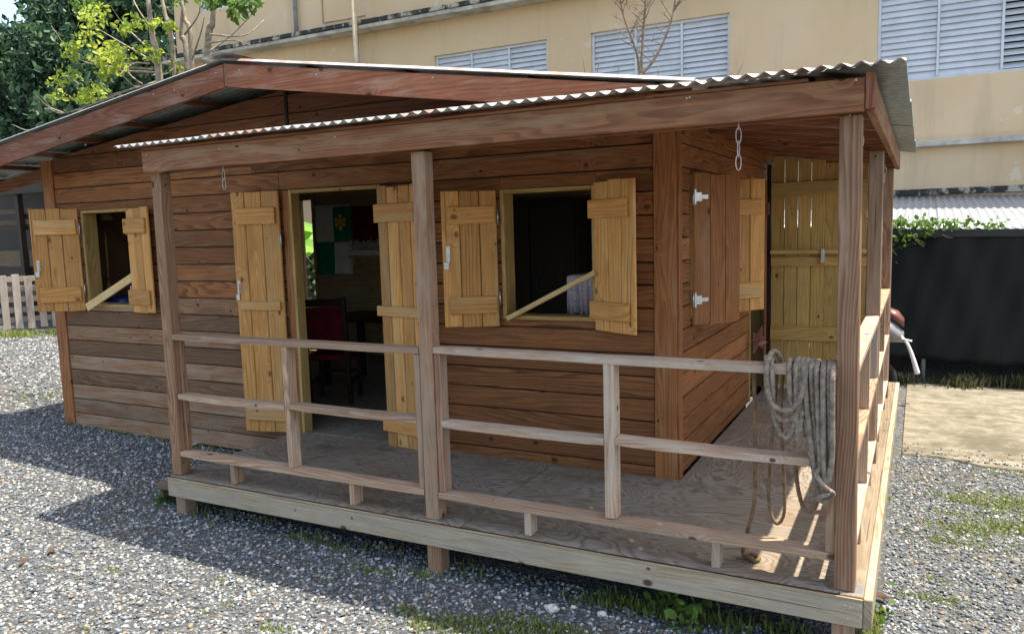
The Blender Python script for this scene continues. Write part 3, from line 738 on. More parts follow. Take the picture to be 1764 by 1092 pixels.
# emblem: five petals and a shield shaped centre, laid on the cloth
ecx, ecz = (fxm+fx1)/2, (fzm+fz1)/2+.03
def disc(cx, cz, r, sx=1, sz=1, n=14):
    return [(cx+r*sx*math.cos(t), cz+r*sz*math.sin(t)) for t in np.linspace(0, 2*math.pi, n, endpoint=False)]
bm = bmesh.new()
for cx, cz, r, sx, sz in [(ecx, ecz, .038, 1, 1.1), (ecx, ecz+.075, .032, .9, 1), (ecx, ecz-.085, .035, .9, 1.1), (ecx-.068, ecz+.03, .032, 1, .9), (ecx+.068, ecz+.03, .032, 1, .9), (ecx-.062, ecz-.035, .03, 1, 1), (ecx+.062, ecz-.035, .03, 1, 1)]:
    pts = disc(cx, cz, r, sx, sz); A_ = [bm.verts.new((x, FY-.055, z)) for x, z in pts]; B_ = [bm.verts.new((x, FY-.048, z)) for x, z in pts]
    bm.faces.new(A_); bm.faces.new(B_[::-1])
    for i in range(len(pts)): bm.faces.new((A_[i], B_[i], B_[(i+1) % len(pts)], A_[(i+1) % len(pts)]))
finish(bm, 'emblem', fl, 'yellow', 0, None, 0)
V, F = flagcloth(-2.12, -1.55, 1.56, 2.04, FY, 24, 12, .02, 1.)
o = tag(raw('flag', None, 'red', V, F, True), 'dark red cloth hanging beside the quartered flag inside the hut', 'cloth'); o.modifiers.new('s', 'SOLIDIFY').thickness = .001
sh = thing('shelf', 'pale wall shelf under the dark red cloth inside the hut', 'shelf', (-1.85, YB-.1, 1.3))
bx('board', sh, 'pale', (-2.10, YB-.24, 1.355), (-1.5, YB-.07, 1.385), 0); 
for xx in (-2.06, -1.56): bx('bracket', sh, 'pale', (xx, YB-.2, 1.22), (xx+.03, YB-.07, 1.354), 2)
fb = thing('flower_box', 'pale flowers in a low white box on the wall shelf', 'flowers', (-1.85, YB-.15, 1.386))
bx('box', fb, 'white', (-2.07, YB-.21, 1.387), (-1.55, YB-.10, 1.45), 0)
V = []; F = []
for i in range(70):
    c = np.array([RNG.uniform(-2.08, -1.55), RNG.uniform(YB-.23, YB-.09), RNG.uniform(1.452, 1.57)]); o_ = len(V)
    for k in range(5):
        a = k*1.2566+i; V += [tuple(c), tuple(c+np.array([math.cos(a)*.03, -.012, math.sin(a)*.03])), tuple(c+np.array([math.cos(a+.9)*.03, -.012, math.sin(a+.9)*.03]))]
        F.append((o_+k*3, o_+k*3+1, o_+k*3+2))
raw('blossoms', fb, 'flower', V, F)

# --- chair with red padded back, table behind it
def chair(cx, cy, rot, label):
    t = thing('chair', label, 'chair', (cx, cy, 0)); m = Matrix.Translation((cx, cy, 0)) @ Matrix.Rotation(rot, 4, 'Z')
    for sx in (-.22, .18):
        bx('leg', t, 'dark_wood', (sx, -.22, 0), (sx+.04, -.18, .44), 2, m); 
        bm = bmesh.new(); addbox(bm, (sx, .18, 0), (sx+.04, .225, 1.08))
        for v in bm.verts: v.co.y += max(0, v.co.z-.45)*.16
        finish(bm, 'back_leg', t, 'dark_wood', 2, m, .004)
    bx('seat', t, 'red', (-.23, -.24, .441), (.23, .22, .50), 0, m, .015)
    for z0, z1, mt in ((.62, .98, 'red'), (.99, 1.06, 'dark_wood'), (.56, .61, 'dark_wood')):
        bm = bmesh.new(); addbox(bm, (-.178, .185, z0), (.178, .222, z1))
        for v in bm.verts: v.co.y += max(0, v.co.z-.45)*.16
        finish(bm, 'back_pad' if mt == 'red' else 'back_rail', t, mt, 0, m, .006)
    for sx in (-.215, .19): bx('arm_stretcher', t, 'dark_wood', (sx, -.18, .2), (sx+.025, .18, .235), 1, m)
    bx('stretcher', t, 'dark_wood', (-.18, -.215, .25), (.18, -.19, .285), 0, m)
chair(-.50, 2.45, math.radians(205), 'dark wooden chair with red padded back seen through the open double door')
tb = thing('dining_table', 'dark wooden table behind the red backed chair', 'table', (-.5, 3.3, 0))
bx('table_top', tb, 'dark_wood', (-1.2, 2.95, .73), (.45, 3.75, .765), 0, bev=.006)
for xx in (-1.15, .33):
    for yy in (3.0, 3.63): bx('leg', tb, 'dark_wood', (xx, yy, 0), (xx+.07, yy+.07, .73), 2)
# table with a lace cloth under the front window, dark cupboard
ct = thing('side_table', 'tall narrow table under a grey lace cloth seen through the window beside the corner', 'table', (2.8, 1.85, 0))
bx('table_top', ct, 'dark_wood', (2.46, 1.66, 1.30), (3.20, 2.1, 1.325), 0)
for xx in (2.48, 3.13):
    for yy in (1.68, 2.03): bx('leg', ct, 'dark_wood', (xx, yy, 0), (xx+.05, yy+.05, 1.299), 2)
V = []; F = []; nn = 90
for i in range(nn+1):
    x = 2.44+(3.22-2.44)*i/nn; f = .014*math.sin(i*1.3)+.008*math.sin(i*.7)
    V += [(x, 2.12, 1.331), (x, 1.645, 1.331), (x, 1.636+f*.3, 1.31), (x, 1.632+f, 1.18), (x, 1.628+f*1.3, 1.05+.015*math.sin(i*.9))]
for i in range(nn):
    for j in range(4): F.append((i*5+j, (i+1)*5+j, (i+1)*5+j+1, i*5+j+1))
o = tag(raw('tablecloth', None, 'lace', V, F, True), 'grey pleated lace cloth draped over the tall table in the hut', 'tablecloth'); o.modifiers.new('s', 'SOLIDIFY').thickness = .002
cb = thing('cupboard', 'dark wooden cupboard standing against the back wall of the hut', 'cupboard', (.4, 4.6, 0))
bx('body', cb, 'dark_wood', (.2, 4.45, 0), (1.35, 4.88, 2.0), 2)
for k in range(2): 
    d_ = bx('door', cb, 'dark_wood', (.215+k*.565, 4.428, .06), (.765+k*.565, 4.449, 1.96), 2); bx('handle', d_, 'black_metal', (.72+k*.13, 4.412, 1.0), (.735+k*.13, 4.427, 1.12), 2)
# things seen through the small left window
br = tag(raw('barrel', None, 'blue', *(lambda p: p)(tube_arrays([(P(212, 500, 1, 1.85)[0], 1.85, z*1.15) for z in (0, .02, .1, .3, .32, .34, .6, .62, .64, .85, .92, .94)], [.16, .17, .185, .19, .20, .19, .19, .20, .19, .185, .17, .15], 28)), True), 'blue plastic barrel standing inside behind the small left window', 'barrel')
pd = thing('paddle', 'pale wooden paddle hanging inside the small left window', 'paddle', (-2.35, 2.6, .6))
c_ = P(183, 440, 1, 1.85)
V, F = tube_arrays([tuple(P(181, 400, 1, 1.85)), tuple(P(187, 480, 1, 1.85))], .012, 8); raw('shaft', pd, 'pale', V, F, True)
q = P(188, 498, 1, 1.85); V, F = tube_arrays([q+np.array([0, 0, .1]), q+np.array([0, 0, .04]), q, q+np.array([0, 0, -.08]), q+np.array([0, 0, -.12])], [.012, .03, .04, .04, .02], 12); V = V.copy(); V[:, 1] = q[1]+(V[:, 1]-q[1])*.25
raw('blade', pd, 'pale', V, F, True)
q = P(182, 372, 1, 1.9); V, F = tube_arrays([q+np.array([0, 0, .06]), q+np.array([0, 0, .03]), q+np.array([0, 0, -.05])], [.015, .05, .075], 16)
tag(raw('lamp_shade', None, 'pale', V, F, True), 'small cone lamp shade hanging at the top of the small left window', 'lamp')
# red dry leaf bundle sticking out of the side doorway
q = np.array([3.40, 3.74, .60]); V = []; F = []
for i in range(9):
    a = RNG.uniform(-.5, .9); L_ = RNG.uniform(.09, .17); d_ = np.array([math.cos(a)*.9, .2*RNG.normal(), math.sin(a)*.6-.25]); n_ = np.array([.02, .03, .03])*RNG.normal(size=3)*1.5+np.array([0, 0, .03]); o_ = len(V)
    V += [tuple(q), tuple(q+d_*L_*.5+n_), tuple(q+d_*L_), tuple(q+d_*L_*.5-n_)]; F.append((o_, o_+1, o_+2, o_+3))
o = tag(raw('cloth_scrap', None, simple('faded_red', (.42, .22, .19), .9, .1, 0, .4, 40), V, F), 'faded red scrap of cloth sticking out of the side doorway', 'cloth'); o.modifiers.new('s', 'SOLIDIFY').thickness = .004

# ================================================================== BACKGROUND
# --- yellow building
BY = 11.0
BLD = thing('yellow_building', 'long yellow stuccoed building with grey louvred windows behind the hut', 'building', (0, BY, -.3))
WIN = [(-4.62, -1.95, 3.88, 5.40), (-1.02, 1.635, 3.88, 5.39), (4.04, 6.70, 3.88, 5.40), (8.6, 11.26, 3.88, 5.40), (-11.6, -9.6, 7.3, 8.8)]
def bwall(ops, x0, x1, z0, z1):
    xs = sorted({x0, x1, *[v for o in ops for v in o[:2]]}); bm = bmesh.new()
    for a, b in zip(xs, xs[1:]):
        cuts = [z0]
        for o in sorted(ops, key=lambda q: q[2]):
            if o[0] <= a+1e-6 and b-1e-6 <= o[1]: cuts += [o[2], o[3]]
        cuts.append(z1)
        for i in range(0, len(cuts), 2): addbox(bm, (a, BY, cuts[i]), (b, BY+.22, cuts[i+1]))
    bmesh.ops.remove_doubles(bm, verts=bm.verts[:], dist=1e-4)
    return finish(bm, 'facade', BLD, 'stucco', 0, None, 0)
bwall(WIN, -12.5, 16, -.6, 10.5)
bx('end_wall', BLD, 'stucco', (-12.5, BY+.221, -.6), (-12.28, BY+9, 10.5), 2, bev=0)
bx('roof_slab', BLD, 'ledge_clean', (-12.8, BY-.3, 10.501), (16.3, BY+9.3, 10.75), 0, bev=.01)
bx('dark_backing', BLD, 'dark', (-12.2, BY+.6, -.5), (15.9, BY+.7, 10.4), 0, bev=0)  # thin black sheet standing in for the unlit rooms behind the louvres
bx('ledge', BLD, 'ledge_clean', (-12.6, BY-.42, 6.10), (16.1, BY-.002, 6.185), 0, bev=.01)
bx('ledge_edge', BLD, 'ledge', (-12.63, BY-.45, 6.187), (16.13, BY-.002, 6.28), 0, bev=.01)
bx('ledge', BLD, 'ledge_clean', (-12.55, BY-.16, 2.80), (16.05, BY-.002, 2.895), 0, bev=.01)
slat_me = None
for wi, (x0, x1, z0, z1) in enumerate(WIN):
    W_ = bx('window', BLD, 'louvre', (x0, BY+.06, z0), (x0+.05, BY+.16, z1), 2)
    bx('frame_side', W_, 'louvre', (x1-.05, BY+.06, z0), (x1, BY+.16, z1), 2); bx('frame_top', W_, 'louvre', (x0+.051, BY+.06, z1-.05), (x1-.051, BY+.16, z1), 0); bx('frame_bottom', W_, 'louvre', (x0+.051, BY+.06, z0), (x1-.051, BY+.16, z0+.05), 0)
    pw = (x1-x0)/3
    for k in (1, 2): bx('mullion', W_, 'louvre', (x0+k*pw-.02, BY+.055, z0+.051), (x0+k*pw+.02, BY+.16, z1-.051), 2)
    ns = 14; dz = (z1-z0-.11)/ns
    for k in range(3):
        a, b = x0+k*pw+(.052 if k == 0 else .022), x0+(k+1)*pw-(.052 if k == 2 else .022)
        tilt = math.radians({0: 68, 1: 70, 2: 66}[k]) if wi != 2 else math.radians((70, 70, 50)[k])
        for j in range(ns):
            zc = z0+.055+dz*(j+.5); hh = dz*.56
            m = Matrix.Translation(((a+b)/2, BY+.11, zc)) @ Matrix.Rotation(tilt+random.uniform(-.03, .03), 4, 'X')
            bm = bmesh.new(); addbox(bm, (-(b-a)/2, -hh, -.004), ((b-a)/2, hh, .004)); finish(bm, 'slat', W_, 'louvre', 0, m, 0)
def pipe(x, z0, z1, r, mat, yo=-.09):
    V, F = tube_arrays([(x, BY+yo, z0), (x, BY+yo, z1)], r, 10); raw('pipe', BLD, mat, V, F, True)
pipe(-6.32, -.3, 10.4, .055, 'pipe', -.5); pipe(-8.35, 6.29, 10.4, .05, 'pipe_grey'); pipe(-6.55, 3.2, 6.1, .012, 'pipe_grey', -.1)
for a, b in (((-7.6, 6.5), (-7.6, 10.4)), ((-7.6, 6.5), (-6.4, 6.5))):
    V, F = tube_arrays([(a[0], BY-.02, a[1]), (b[0], BY-.02, b[1])], .014, 6); raw('cable', BLD, 'pipe', V, F, True)

# --- shade net fence and the tin lean-to behind it
FEN = thing('net_fence', 'dark shade net fence on steel posts behind the concrete apron', 'fence', (6.5, 7.25, -.36))
nx, nz = 220, 22; V = []; F = []
for i in range(nx+1):
    x = 1.0+10*i/nx
    for j in range(nz+1):
        k = j/nz; z = -.09+(1.60)*k-.03*(x-4.8)*.5
        V.append((x, 7.25+.03*math.sin(x*4.3+k*1.5)+.018*math.sin(x*11+k*6)+.012*math.sin(x*23-k*9)+.03*math.sin(x*1.7)*math.sin(k*3), z+.012*math.sin(x*3.1)*(1-k)))
for i in range(nx):
    for j in range(nz): F.append((i*(nz+1)+j, (i+1)*(nz+1)+j, (i+1)*(nz+1)+j+1, i*(nz+1)+j+1))
o = raw('net', FEN, 'cloth_net', V, F, True); o.modifiers.new('s', 'SOLIDIFY').thickness = .004
for x in (1.2, 3.0, 4.83, 6.65, 8.5, 10.3):
    V, F = tube_arrays([(x, 7.36, -.45), (x, 7.36, 1.52-.015*(x-4.8))], .026, 10); raw('post', FEN, 'pipe_grey', V, F, True)
bm = bmesh.new(); addbox(bm, (1.0, 7.195, 1.44), (11.0, 7.205, 1.53))
for v in bm.verts: v.co.z -= .015*(v.co.x-4.8)
finish(bm, 'top_band', FEN, 'black_metal', 0, None, .002)
V, F = tube_arrays([(1.0, 7.345, 1.56), (11, 7.345, 1.41)], .018, 8); raw('top_rail', FEN, 'pipe_grey', V, F, True)
LT = thing('tin_lean_to', 'grey corrugated tin lean-to roof between net fence and yellow building', 'lean-to', (6, 9, -.4))
for i in range(8):
    a = 1.2+i*1.25
    corr('roof_sheet', LT, 'galv_far', a, a+1.30, lambda q: 7.38+.02*(i % 2), lambda q: BY-.01, lambda q, b, h: (q, b, 1.535-.028*(q-4.8)+(b-7.38)*.132+h+.004*(i % 2)), .0762*1.3, .011, 6, 4)
for x in (1.5, 4.5, 7.5, 10.8):
    bx('post', LT, 'dark_wood', (x, 7.6, -.45), (x+.09, 7.69, 1.43-.028*(x-4.8)), 2)
bx('beam', LT, 'dark_wood', (1.2, 7.50, 1.30), (11.1, 7.58, 1.335), 0)
bx('flashing', LT, 'ledge', (1.2, BY-.05, 2.03), (11.2, BY-.003, 2.13), 0)
bx('dark_back_sheet', LT, 'dark', (1.2, 10.2, -.5), (11.2, 10.25, 1.6), 0)  # black sheet standing in for the shade under the tin roof

# --- leaves
def leaves(name, parent, mat, C, size, asp=2.0, up=.3, seed=1, bend=True, thing_=None):
    r = np.random.default_rng(seed); C = np.asarray(C, float); n = len(C)
    d = r.normal(size=(n, 3)); d[:, 2] -= up; d /= np.linalg.norm(d, axis=1)[:, None]
    s = np.cross(d, r.normal(size=(n, 3))); s /= np.linalg.norm(s, axis=1)[:, None]; nn_ = np.cross(d, s)
    L = size*r.uniform(.45, 1.5, n)[:, None]; Wd = L/asp
    V = np.empty((n, 6, 3)); V[:, 0] = C; V[:, 1] = C+d*L*.35+s*Wd*.5; V[:, 2] = C+d*L*.75+s*Wd*.42; V[:, 3] = C+d*L-nn_*L*.12; V[:, 4] = C+d*L*.75-s*Wd*.42; V[:, 5] = C+d*L*.35-s*Wd*.5
    V[:, [1, 2, 4, 5]] += (nn_*L*.06)[:, None, :]
    me = bpy.data.meshes.new(name); me.vertices.add(n*6); me.vertices.foreach_set('co', V.ravel().astype(np.float32))
    idx = (np.arange(n)[:, None]*6+np.array([0, 1, 2, 3, 0, 3, 4, 5])[None]).ravel()
    me.loops.add(n*8); me.loops.foreach_set('vertex_index', idx.astype(np.int32)); me.polygons.add(n*2)
    me.polygons.foreach_set('loop_start', np.arange(0, n*8, 4, dtype=np.int32)); me.polygons.foreach_set('loop_total', np.full(n*2, 4, np.int32))
    a = me.attributes.new('tint', 'FLOAT', 'POINT'); a.data.foreach_set('value', np.repeat(np.clip(.55*r.random(n)+.45*(.5+.5*np.sin(C[:, 0]*2.3+C[:, 2]*3.1+C[:, 1])), 0, 1), 6).astype(np.float32))
    me.update(); me.validate()
    return link(name, me, parent, mat)
def limb(a, b, r0, r1, sag=.0, n=7, seed=0):
    r = np.random.default_rng(seed); a, b = np.asarray(a, float), np.asarray(b, float); t = np.linspace(0, 1, n)[:, None]
    p = a+(b-a)*t+r.normal(0, 1, (n, 3))*np.linalg.norm(b-a)*.018*np.sin(t*np.pi); p[:, 2] += sag*np.sin(t[:, 0]*np.pi)
    return tube_arrays(p, np.linspace(r0, r1, n), 7)
def blob(c, rad, n, r, shell=.55):
    d = r.normal(size=(n, 3)); d /= np.linalg.norm(d, axis=1)[:, None]; return c+d*np.asarray(rad)*(shell+(1-shell)*r.random(n)**.7)[:, None]
def big_tree(name, label, base, blobs, nleaf, size, mat, seed, group=None):
    r = np.random.default_rng(seed); t = thing(name, label, 'tree', tuple(base), group); pr = []; top = np.array(base)+np.array([0, 0, 3.2])
    pr.append(limb(base, top, .28, .2, 0, 8, seed)); C = []
    tot = sum(b[1]**2 for b in blobs)
    for k, (c, R_) in enumerate(blobs):
        c = np.array(c); pr.append(limb(top, c, .13, .04, .2, 8, seed+k))
        nb = int(nleaf*R_**2/tot); m_ = max(6, int(nb/140))
        cc = blob(c, (R_, R_, R_*.8), m_, r, .5)       # clumps on the blob, leaves round the clumps
        for q in cc:
            C.append(q+r.normal(size=(nb//m_, 3))*R_*.16)
            if r.random() < .35: pr.append(limb(c, q, .03, .01, .05, 5, seed+k))
    V, F = join(pr); raw('trunk', t, 'bark', V, F, True)
    leaves('crown', t, mat, np.concatenate(C), size, 2.1, .4, seed)
# large dark tree at the left, and one further back
bl = []
for (px, py, y, R_) in [(95, 85, 11.5, 1.5), (150, 20, 12.0, 1.5), (40, 150, 10.8, 1.7), (130, 130, 11.5, 1.8), (220, 60, 12.5, 1.8), (250, 150, 12.0, 1.5), (200, 180, 11, 1.4), (60, 220, 10.5, 1.5), (110, -10, 12, 1.2), (215, -30, 12.8, 1.6), (150, 215, 11, 1.4), (-60, 190, 10.5, 1.6), (20, 260, 10.5, 1.5)]:
    bl.append((P(px, py, 1, y), R_))
cb_ = np.mean([b[0] for b in bl], axis=0); big_tree('shade_tree', 'large dark dense leaved tree standing beyond the left end of the hut', (cb_[0]-.5, 12.3, float(gz(-9))), bl, 46000, .21, 'leaf_dark', 11)
bl = [(P(px, py, 1, 19), R_) for px, py, R_ in [(225, 90, 1.3), (245, 165, 1.5), (215, 150, 1.8), (265, 215, 1.6), (180, 190, 2.0)]]
big_tree('shade_tree', 'darker tree further back seen between the trunks of the slender tree', (-18.0, 19.5, -.14), bl, 9000, .26, 'leaf_dark', 17)
# slender tree with yellow-green leaf sprays right behind the hut
ST = thing('slender_tree', 'slender many stemmed tree with yellow green leaf sprays behind the tin roof', 'tree', (-5.6, 7.0, -.17))
Q = lambda px, py, y=7.0: np.array(P(px, py, 1, y))
pr = []; base = Q(300, 330); base[2] = -.17
st = [[(300, 330), (275, 140), (262, 60), (250, -40)], [(302, 330), (300, 120), (283, 20), (270, -40)], [(306, 330), (330, 110), (318, 30), (305, -40)], [(308, 330), (322, 118), (312, 60), (322, -40)], [(315, 330), (357, 105), (366, 40), (372, -40)]]
for k, s_ in enumerate(st):
    c = [np.array([base[0]+.05*k, 7.0+.05*k, -.2])]+[Q(px, py, 7.0+.08*(k-2)) for px, py in s_[1:]]
    pp = spline(c, 8); pr.append(tube_arrays(pp, np.linspace(.085 if k in (0, 4) else .06, .035 if k in (0, 4) else .025, len(pp)), 9))
tw = [((270, 110), (205, 72), (160, 45)), ((265, 125), (195, 120), (150, 100)), ((262, 90), (215, 45), (190, 10)), ((272, 140), (240, 150), (185, 165)), ((262, 120), (140, 105), (88, 45)), ((270, 145), (235, 150), (210, 130)), ((240, 148), (110, 195), (75, 170)), ((110, 195), (85, 185), (62, 165)),
      ((360, 90), (400, 60), (440, 20)), ((362, 60), (420, 62), (455, 35)), ((358, 75), (400, 70), (432, 78)), ((330, 105), (345, 60), (352, 30)), ((318, 60), (340, 30), (345, 10)), ((268, 60), (240, 20), (225, -10)), ((262, 130), (285, 128), (300, 120)), ((150, 200), (60, 225), (20, 215)), ((130, 190), (180, 188), (215, 165)), ((258, 110), (230, 110), (205, 130)), ((245, 145), (225, 130), (205, 100))]
for k, s_ in enumerate(tw):
    pp = spline([Q(px, py, 7.0+RNG.uniform(-.4, .3)*j) for j, (px, py) in enumerate(s_)], 7); pr.append(tube_arrays(pp, np.linspace(.02, .006, len(pp)), 5))
V, F = join(pr); raw('trunk', ST, 'bark', V, F, True)
C = []; C2 = []
r = np.random.default_rng(5)
for (px, py, R_, n_) in [(195, 85, .20, 90), (178, 98, .20, 90), (205, 100, .16, 70), (190, 118, .18, 70), (228, 38, .15, 55), (218, 52, .12, 40), (150, 30, .2, 70), (165, 18, .2, 70), (130, 80, .16, 40), (118, 92, .14, 30), (115, 130, .18, 50), (160, 155, .22, 80), (145, 168, .16, 50), (92, 140, .1, 22), (100, 165, .1, 22), (265, 92, .12, 30), (265, 40, .13, 34), (293, 45, .1, 25), (305, 115, .1, 20), (182, 130, .12, 30), (150, 60, .18, 40), (245, 85, .1, 22)]:
    C.append(blob(Q(px, py, 6.9+r.uniform(-.35, .2)), (R_*1.75, R_*1.6, R_*1.0), int(n_*.85), r, .12))
for (px, py, R_, n_) in [(365, 2, .3, 60), (390, -5, .3, 70), (415, 8, .22, 60), (428, 2, .2, 50), (345, -14, .25, 50), (150, 8, .3, 80), (405, 22, .15, 26), (300, -8, .2, 30)]:
    C2.append(blob(Q(px, py, 6.9+r.uniform(-.3, .3)), (R_*1.2, R_, R_*.6), n_, r, .2))
leaves('crown', ST, 'leaf_yellow', np.concatenate(C), .115, 1.9, .3, 21); leaves('crown', ST, 'leaf_mid', np.concatenate(C2), .13, 2.2, .5, 22)
# bare tree in front of the louvred window
BT = thing('bare_tree', 'leafless thin branched tree in front of the middle louvred window', 'tree', (.1, 9.2, -.28))
Q9 = lambda px, py, d=0: np.array(P(px, py, 1, 9.2+d)); pr = []; b0 = Q9(1104, 135); b0[2] = -.3
pr.append(tube_arrays(spline([b0, Q9(1105, 250), Q9(1104, 128)], 8), np.linspace(.05, .035, 17), 8))
mains = [[(1104, 130), (1095, 85), (1075, 30), (1062, -30)], [(1104, 128), (1108, 60), (1112, 0), (1112, -40)], [(1104, 130), (1130, 98), (1155, 40), (1168, -30)]]
for k, mn in enumerate(mains):
    pp = spline([Q9(x, y, .12*j*(k-1)) for j, (x, y) in enumerate(mn)], 8); pr.append(tube_arrays(pp, np.linspace(.028, .010, len(pp)), 7))
    for j in range(10):
        i = RNG.integers(6, len(pp)-2); s_ = RNG.choice([-1, 1]); L_ = RNG.uniform(.25, .65)
        e = pp[i]+np.array([s_*RNG.uniform(.4, .9), RNG.normal()*.3, RNG.uniform(.45, .9)])*L_
        V2, F2 = limb(pp[i], e, .008, .0035, .03, 6, k*20+j); pr.append((V2, F2))
        for _ in range(2):
            u = pp[i]+(e-pp[i])*RNG.uniform(.4, .8); pr.append(limb(u, u+np.array([RNG.normal()*.5, RNG.normal()*.3, RNG.uniform(.2, .8)])*.28, .005, .0025, 0, 4, j))
for (a, b) in (((1010, 130), (1003, 85)), ((1025, 132), (1032, 100)), ((1058, 130), (1068, 110)), ((1255, 135), (1282, 100)), ((1262, 132), (1258, 118)), ((1130, 130), (1135, 110))):
    pr.append(limb(Q9(*a)-np.array([0, 0, .3]), Q9(*b), .008, .003, 0, 6, a[0]))
V, F = join(pr); raw('trunk', BT, 'twig', V, F, True)
# vine along the edge of the tin lean-to
VN = thing('vine', 'bright green creeper trailing over the tin lean-to edge above the net fence', 'vine', (4.9, 7.35, 1.5)); C = []
r = np.random.default_rng(9)
for i in range(430):
    x = 4.2+1.45*r.random()**1.8; h = .08*(1-(x-4.2)/1.9)
    C.append((x, 7.33+r.normal()*.10-.05, 1.575-.028*(x-4.8)+r.normal()*.03+h*r.random()))
for i in range(130):
    x = r.uniform(4.2, 4.9); C.append((x, 7.19+r.normal()*.03, 1.5-abs(r.normal())*.14*(5.0-x)*1.6))
leaves('foliage', VN, 'leaf_mid', C, .06, 1.5, .2, 9)
pr = [limb((4.3+.3*k, 7.2, 1.55), (4.5+.3*k, 7.19, 1.22+.1*(k % 3)), .005, .003, -.03, 8, k) for k in range(3)]
V, F = join(pr); raw('stem', VN, 'leaf_mid' if False else 'bark', V, F, True)
# banana plants behind the hut, seen through the doorway gap
BN = thing('banana_plant', 'sunlit banana plant with wide green leaves behind the hut', 'plant', (-4.2, 6.6, -.2))
pr = [limb((-4.25, 6.6, -.2), (-4.2, 6.6, 1.6), .11, .07, 0, 6, 3), limb((-4.9, 7.0, -.2), (-4.85, 7.0, 1.7), .1, .07, 0, 6, 4)]
V, F = join(pr); raw('stem', BN, 'leaf_banana', V, F, True)
for k in range(16):
    c0 = np.array((-4.2, 6.6, 1.2)) if k % 2 else np.array((-4.85, 7.0, 1.3)); a = k*2.4+.3; L_ = RNG.uniform(.9, 1.5); V = []; F = []; n_ = 12
    rise = RNG.uniform(-.3, .8)
    for i in range(n_+1):
        t_ = i/n_; c = c0+np.array([math.cos(a)*L_*t_, math.sin(a)*L_*t_, rise*t_+.5*math.sin(t_*2.6)-.75*t_*t_]); wd = .24*math.sin(math.pi*min(1, t_*.93+.07))**.6
        s_ = np.array([-math.sin(a), math.cos(a), 0]); V += [tuple(c+s_*wd-np.array([0, 0, wd*.35])), tuple(c), tuple(c-s_*wd-np.array([0, 0, wd*.35]))]
    for i in range(n_):
        for j in range(2): F.append((i*3+j, i*3+3+j, i*3+4+j, i*3+1+j))
    o = raw('leaf', BN, 'leaf_banana', V, F, True); at = o.data.attributes.new('tint', 'FLOAT', 'POINT'); at.data.foreach_set('value', [random.random()]*len(V))
LTc = thing('lattice', 'dark crossed lattice panel outside the back gap of the hut', 'lattice', (-3.0, 5.3, 0))
for k in range(9):
    z0 = -.2+k*.16
    for s_ in (-1, 1):
        A_ = Vector((-3.6, 5.3+.02*s_, z0 if s_ > 0 else z0+.45)); B_ = Vector((-2.6, 5.3+.02*s_, z0+.85 if s_ > 0 else z0-.40))
        d_ = B_-A_; bx('slat', LTc, 'dark_wood', (0, -.008, -.03), (d_.length, .008, .03), 0, frame(A_, d_), .002)
bx('top_rail', LTc, 'dark_wood', (-3.65, 5.26, 1.08), (-2.55, 5.34, 1.13), 0)

# --- pallet fence at the left
PF = thing('pallet_fence', 'weathered grey pallet fence standing on the sunlit gravel', 'fence', (-11.2, 5.8, -.1))
a = G(-60, 577); b = G(112, 563); d_ = Vector((b[0]-a[0], b[1]-a[1], 0)); Lp = d_.length; m = frame((a[0], a[1], -.13), d_)
npk = int(Lp/.215)
for i in range(npk):
    s_ = i*Lp/npk; bx('slat', PF, 'pallet', (s_, -.02, .02+random.uniform(-.02, .02)), (s_+.13, .002, 1.14+random.uniform(-.04, .02)), 2, m, .003, .006)
for z in (.16, .36, .58, .80, 1.0): bx('back_slat', PF, 'pallet', (-.02, .03, z), (Lp, .05, z+.115), 0, m)
# --- dark open shed behind it
SH = thing('open_shed', 'dark open sided plank shed behind the pallet fence', 'shed', (-13, 8.5, -.1))
bx('back_wall', SH, 'dark_wood', (-19, 9.6, -.2), (-9.2, 9.65, 3.5), 0)
corr('roof_sheet', SH, 'galv_old', -19.5, -8.6, lambda q: 6.9, lambda q: 9.9, lambda q, b, h: (q, b, 3.25+.13*(b-6.9)+h), .12, .012, 5, 2)
for x in (-18, -15.6, -13.4, -11.4, -9.4): bx('post', SH, 'dark_wood', (x, 7.0, -.2), (x+.12, 7.12, 3.2), 2)
for k, (x0, x1, z0, z1) in enumerate([(-15.6, -13.0, 1.95, 2.45), (-15.6, -13.1, .0, 1.5)]): 
    for j in range(4):
        zz = z0+(z1-z0)*j/4; bx('plank', SH, 'ground_wood' if j % 2 else 'dark_wood', (x0, 7.13, zz), (x1, 7.16, zz+(z1-z0)/4-.01), 0)
bx('beam', SH, 'dark_wood', (-19, 6.9, 2.75), (-9, 6.98, 3.22), 0)
LP_ = P(86, 330, 1, 2.2); LQ = P(112, 462, 1, 2.2)
V, F = tube_arrays([tuple(LP_), tuple(LQ)], .014, 8); tag(raw('pole', None, 'pallet', V, F, True), 'thin pale pole hanging under the lean-to roof left of the hut', 'pole')

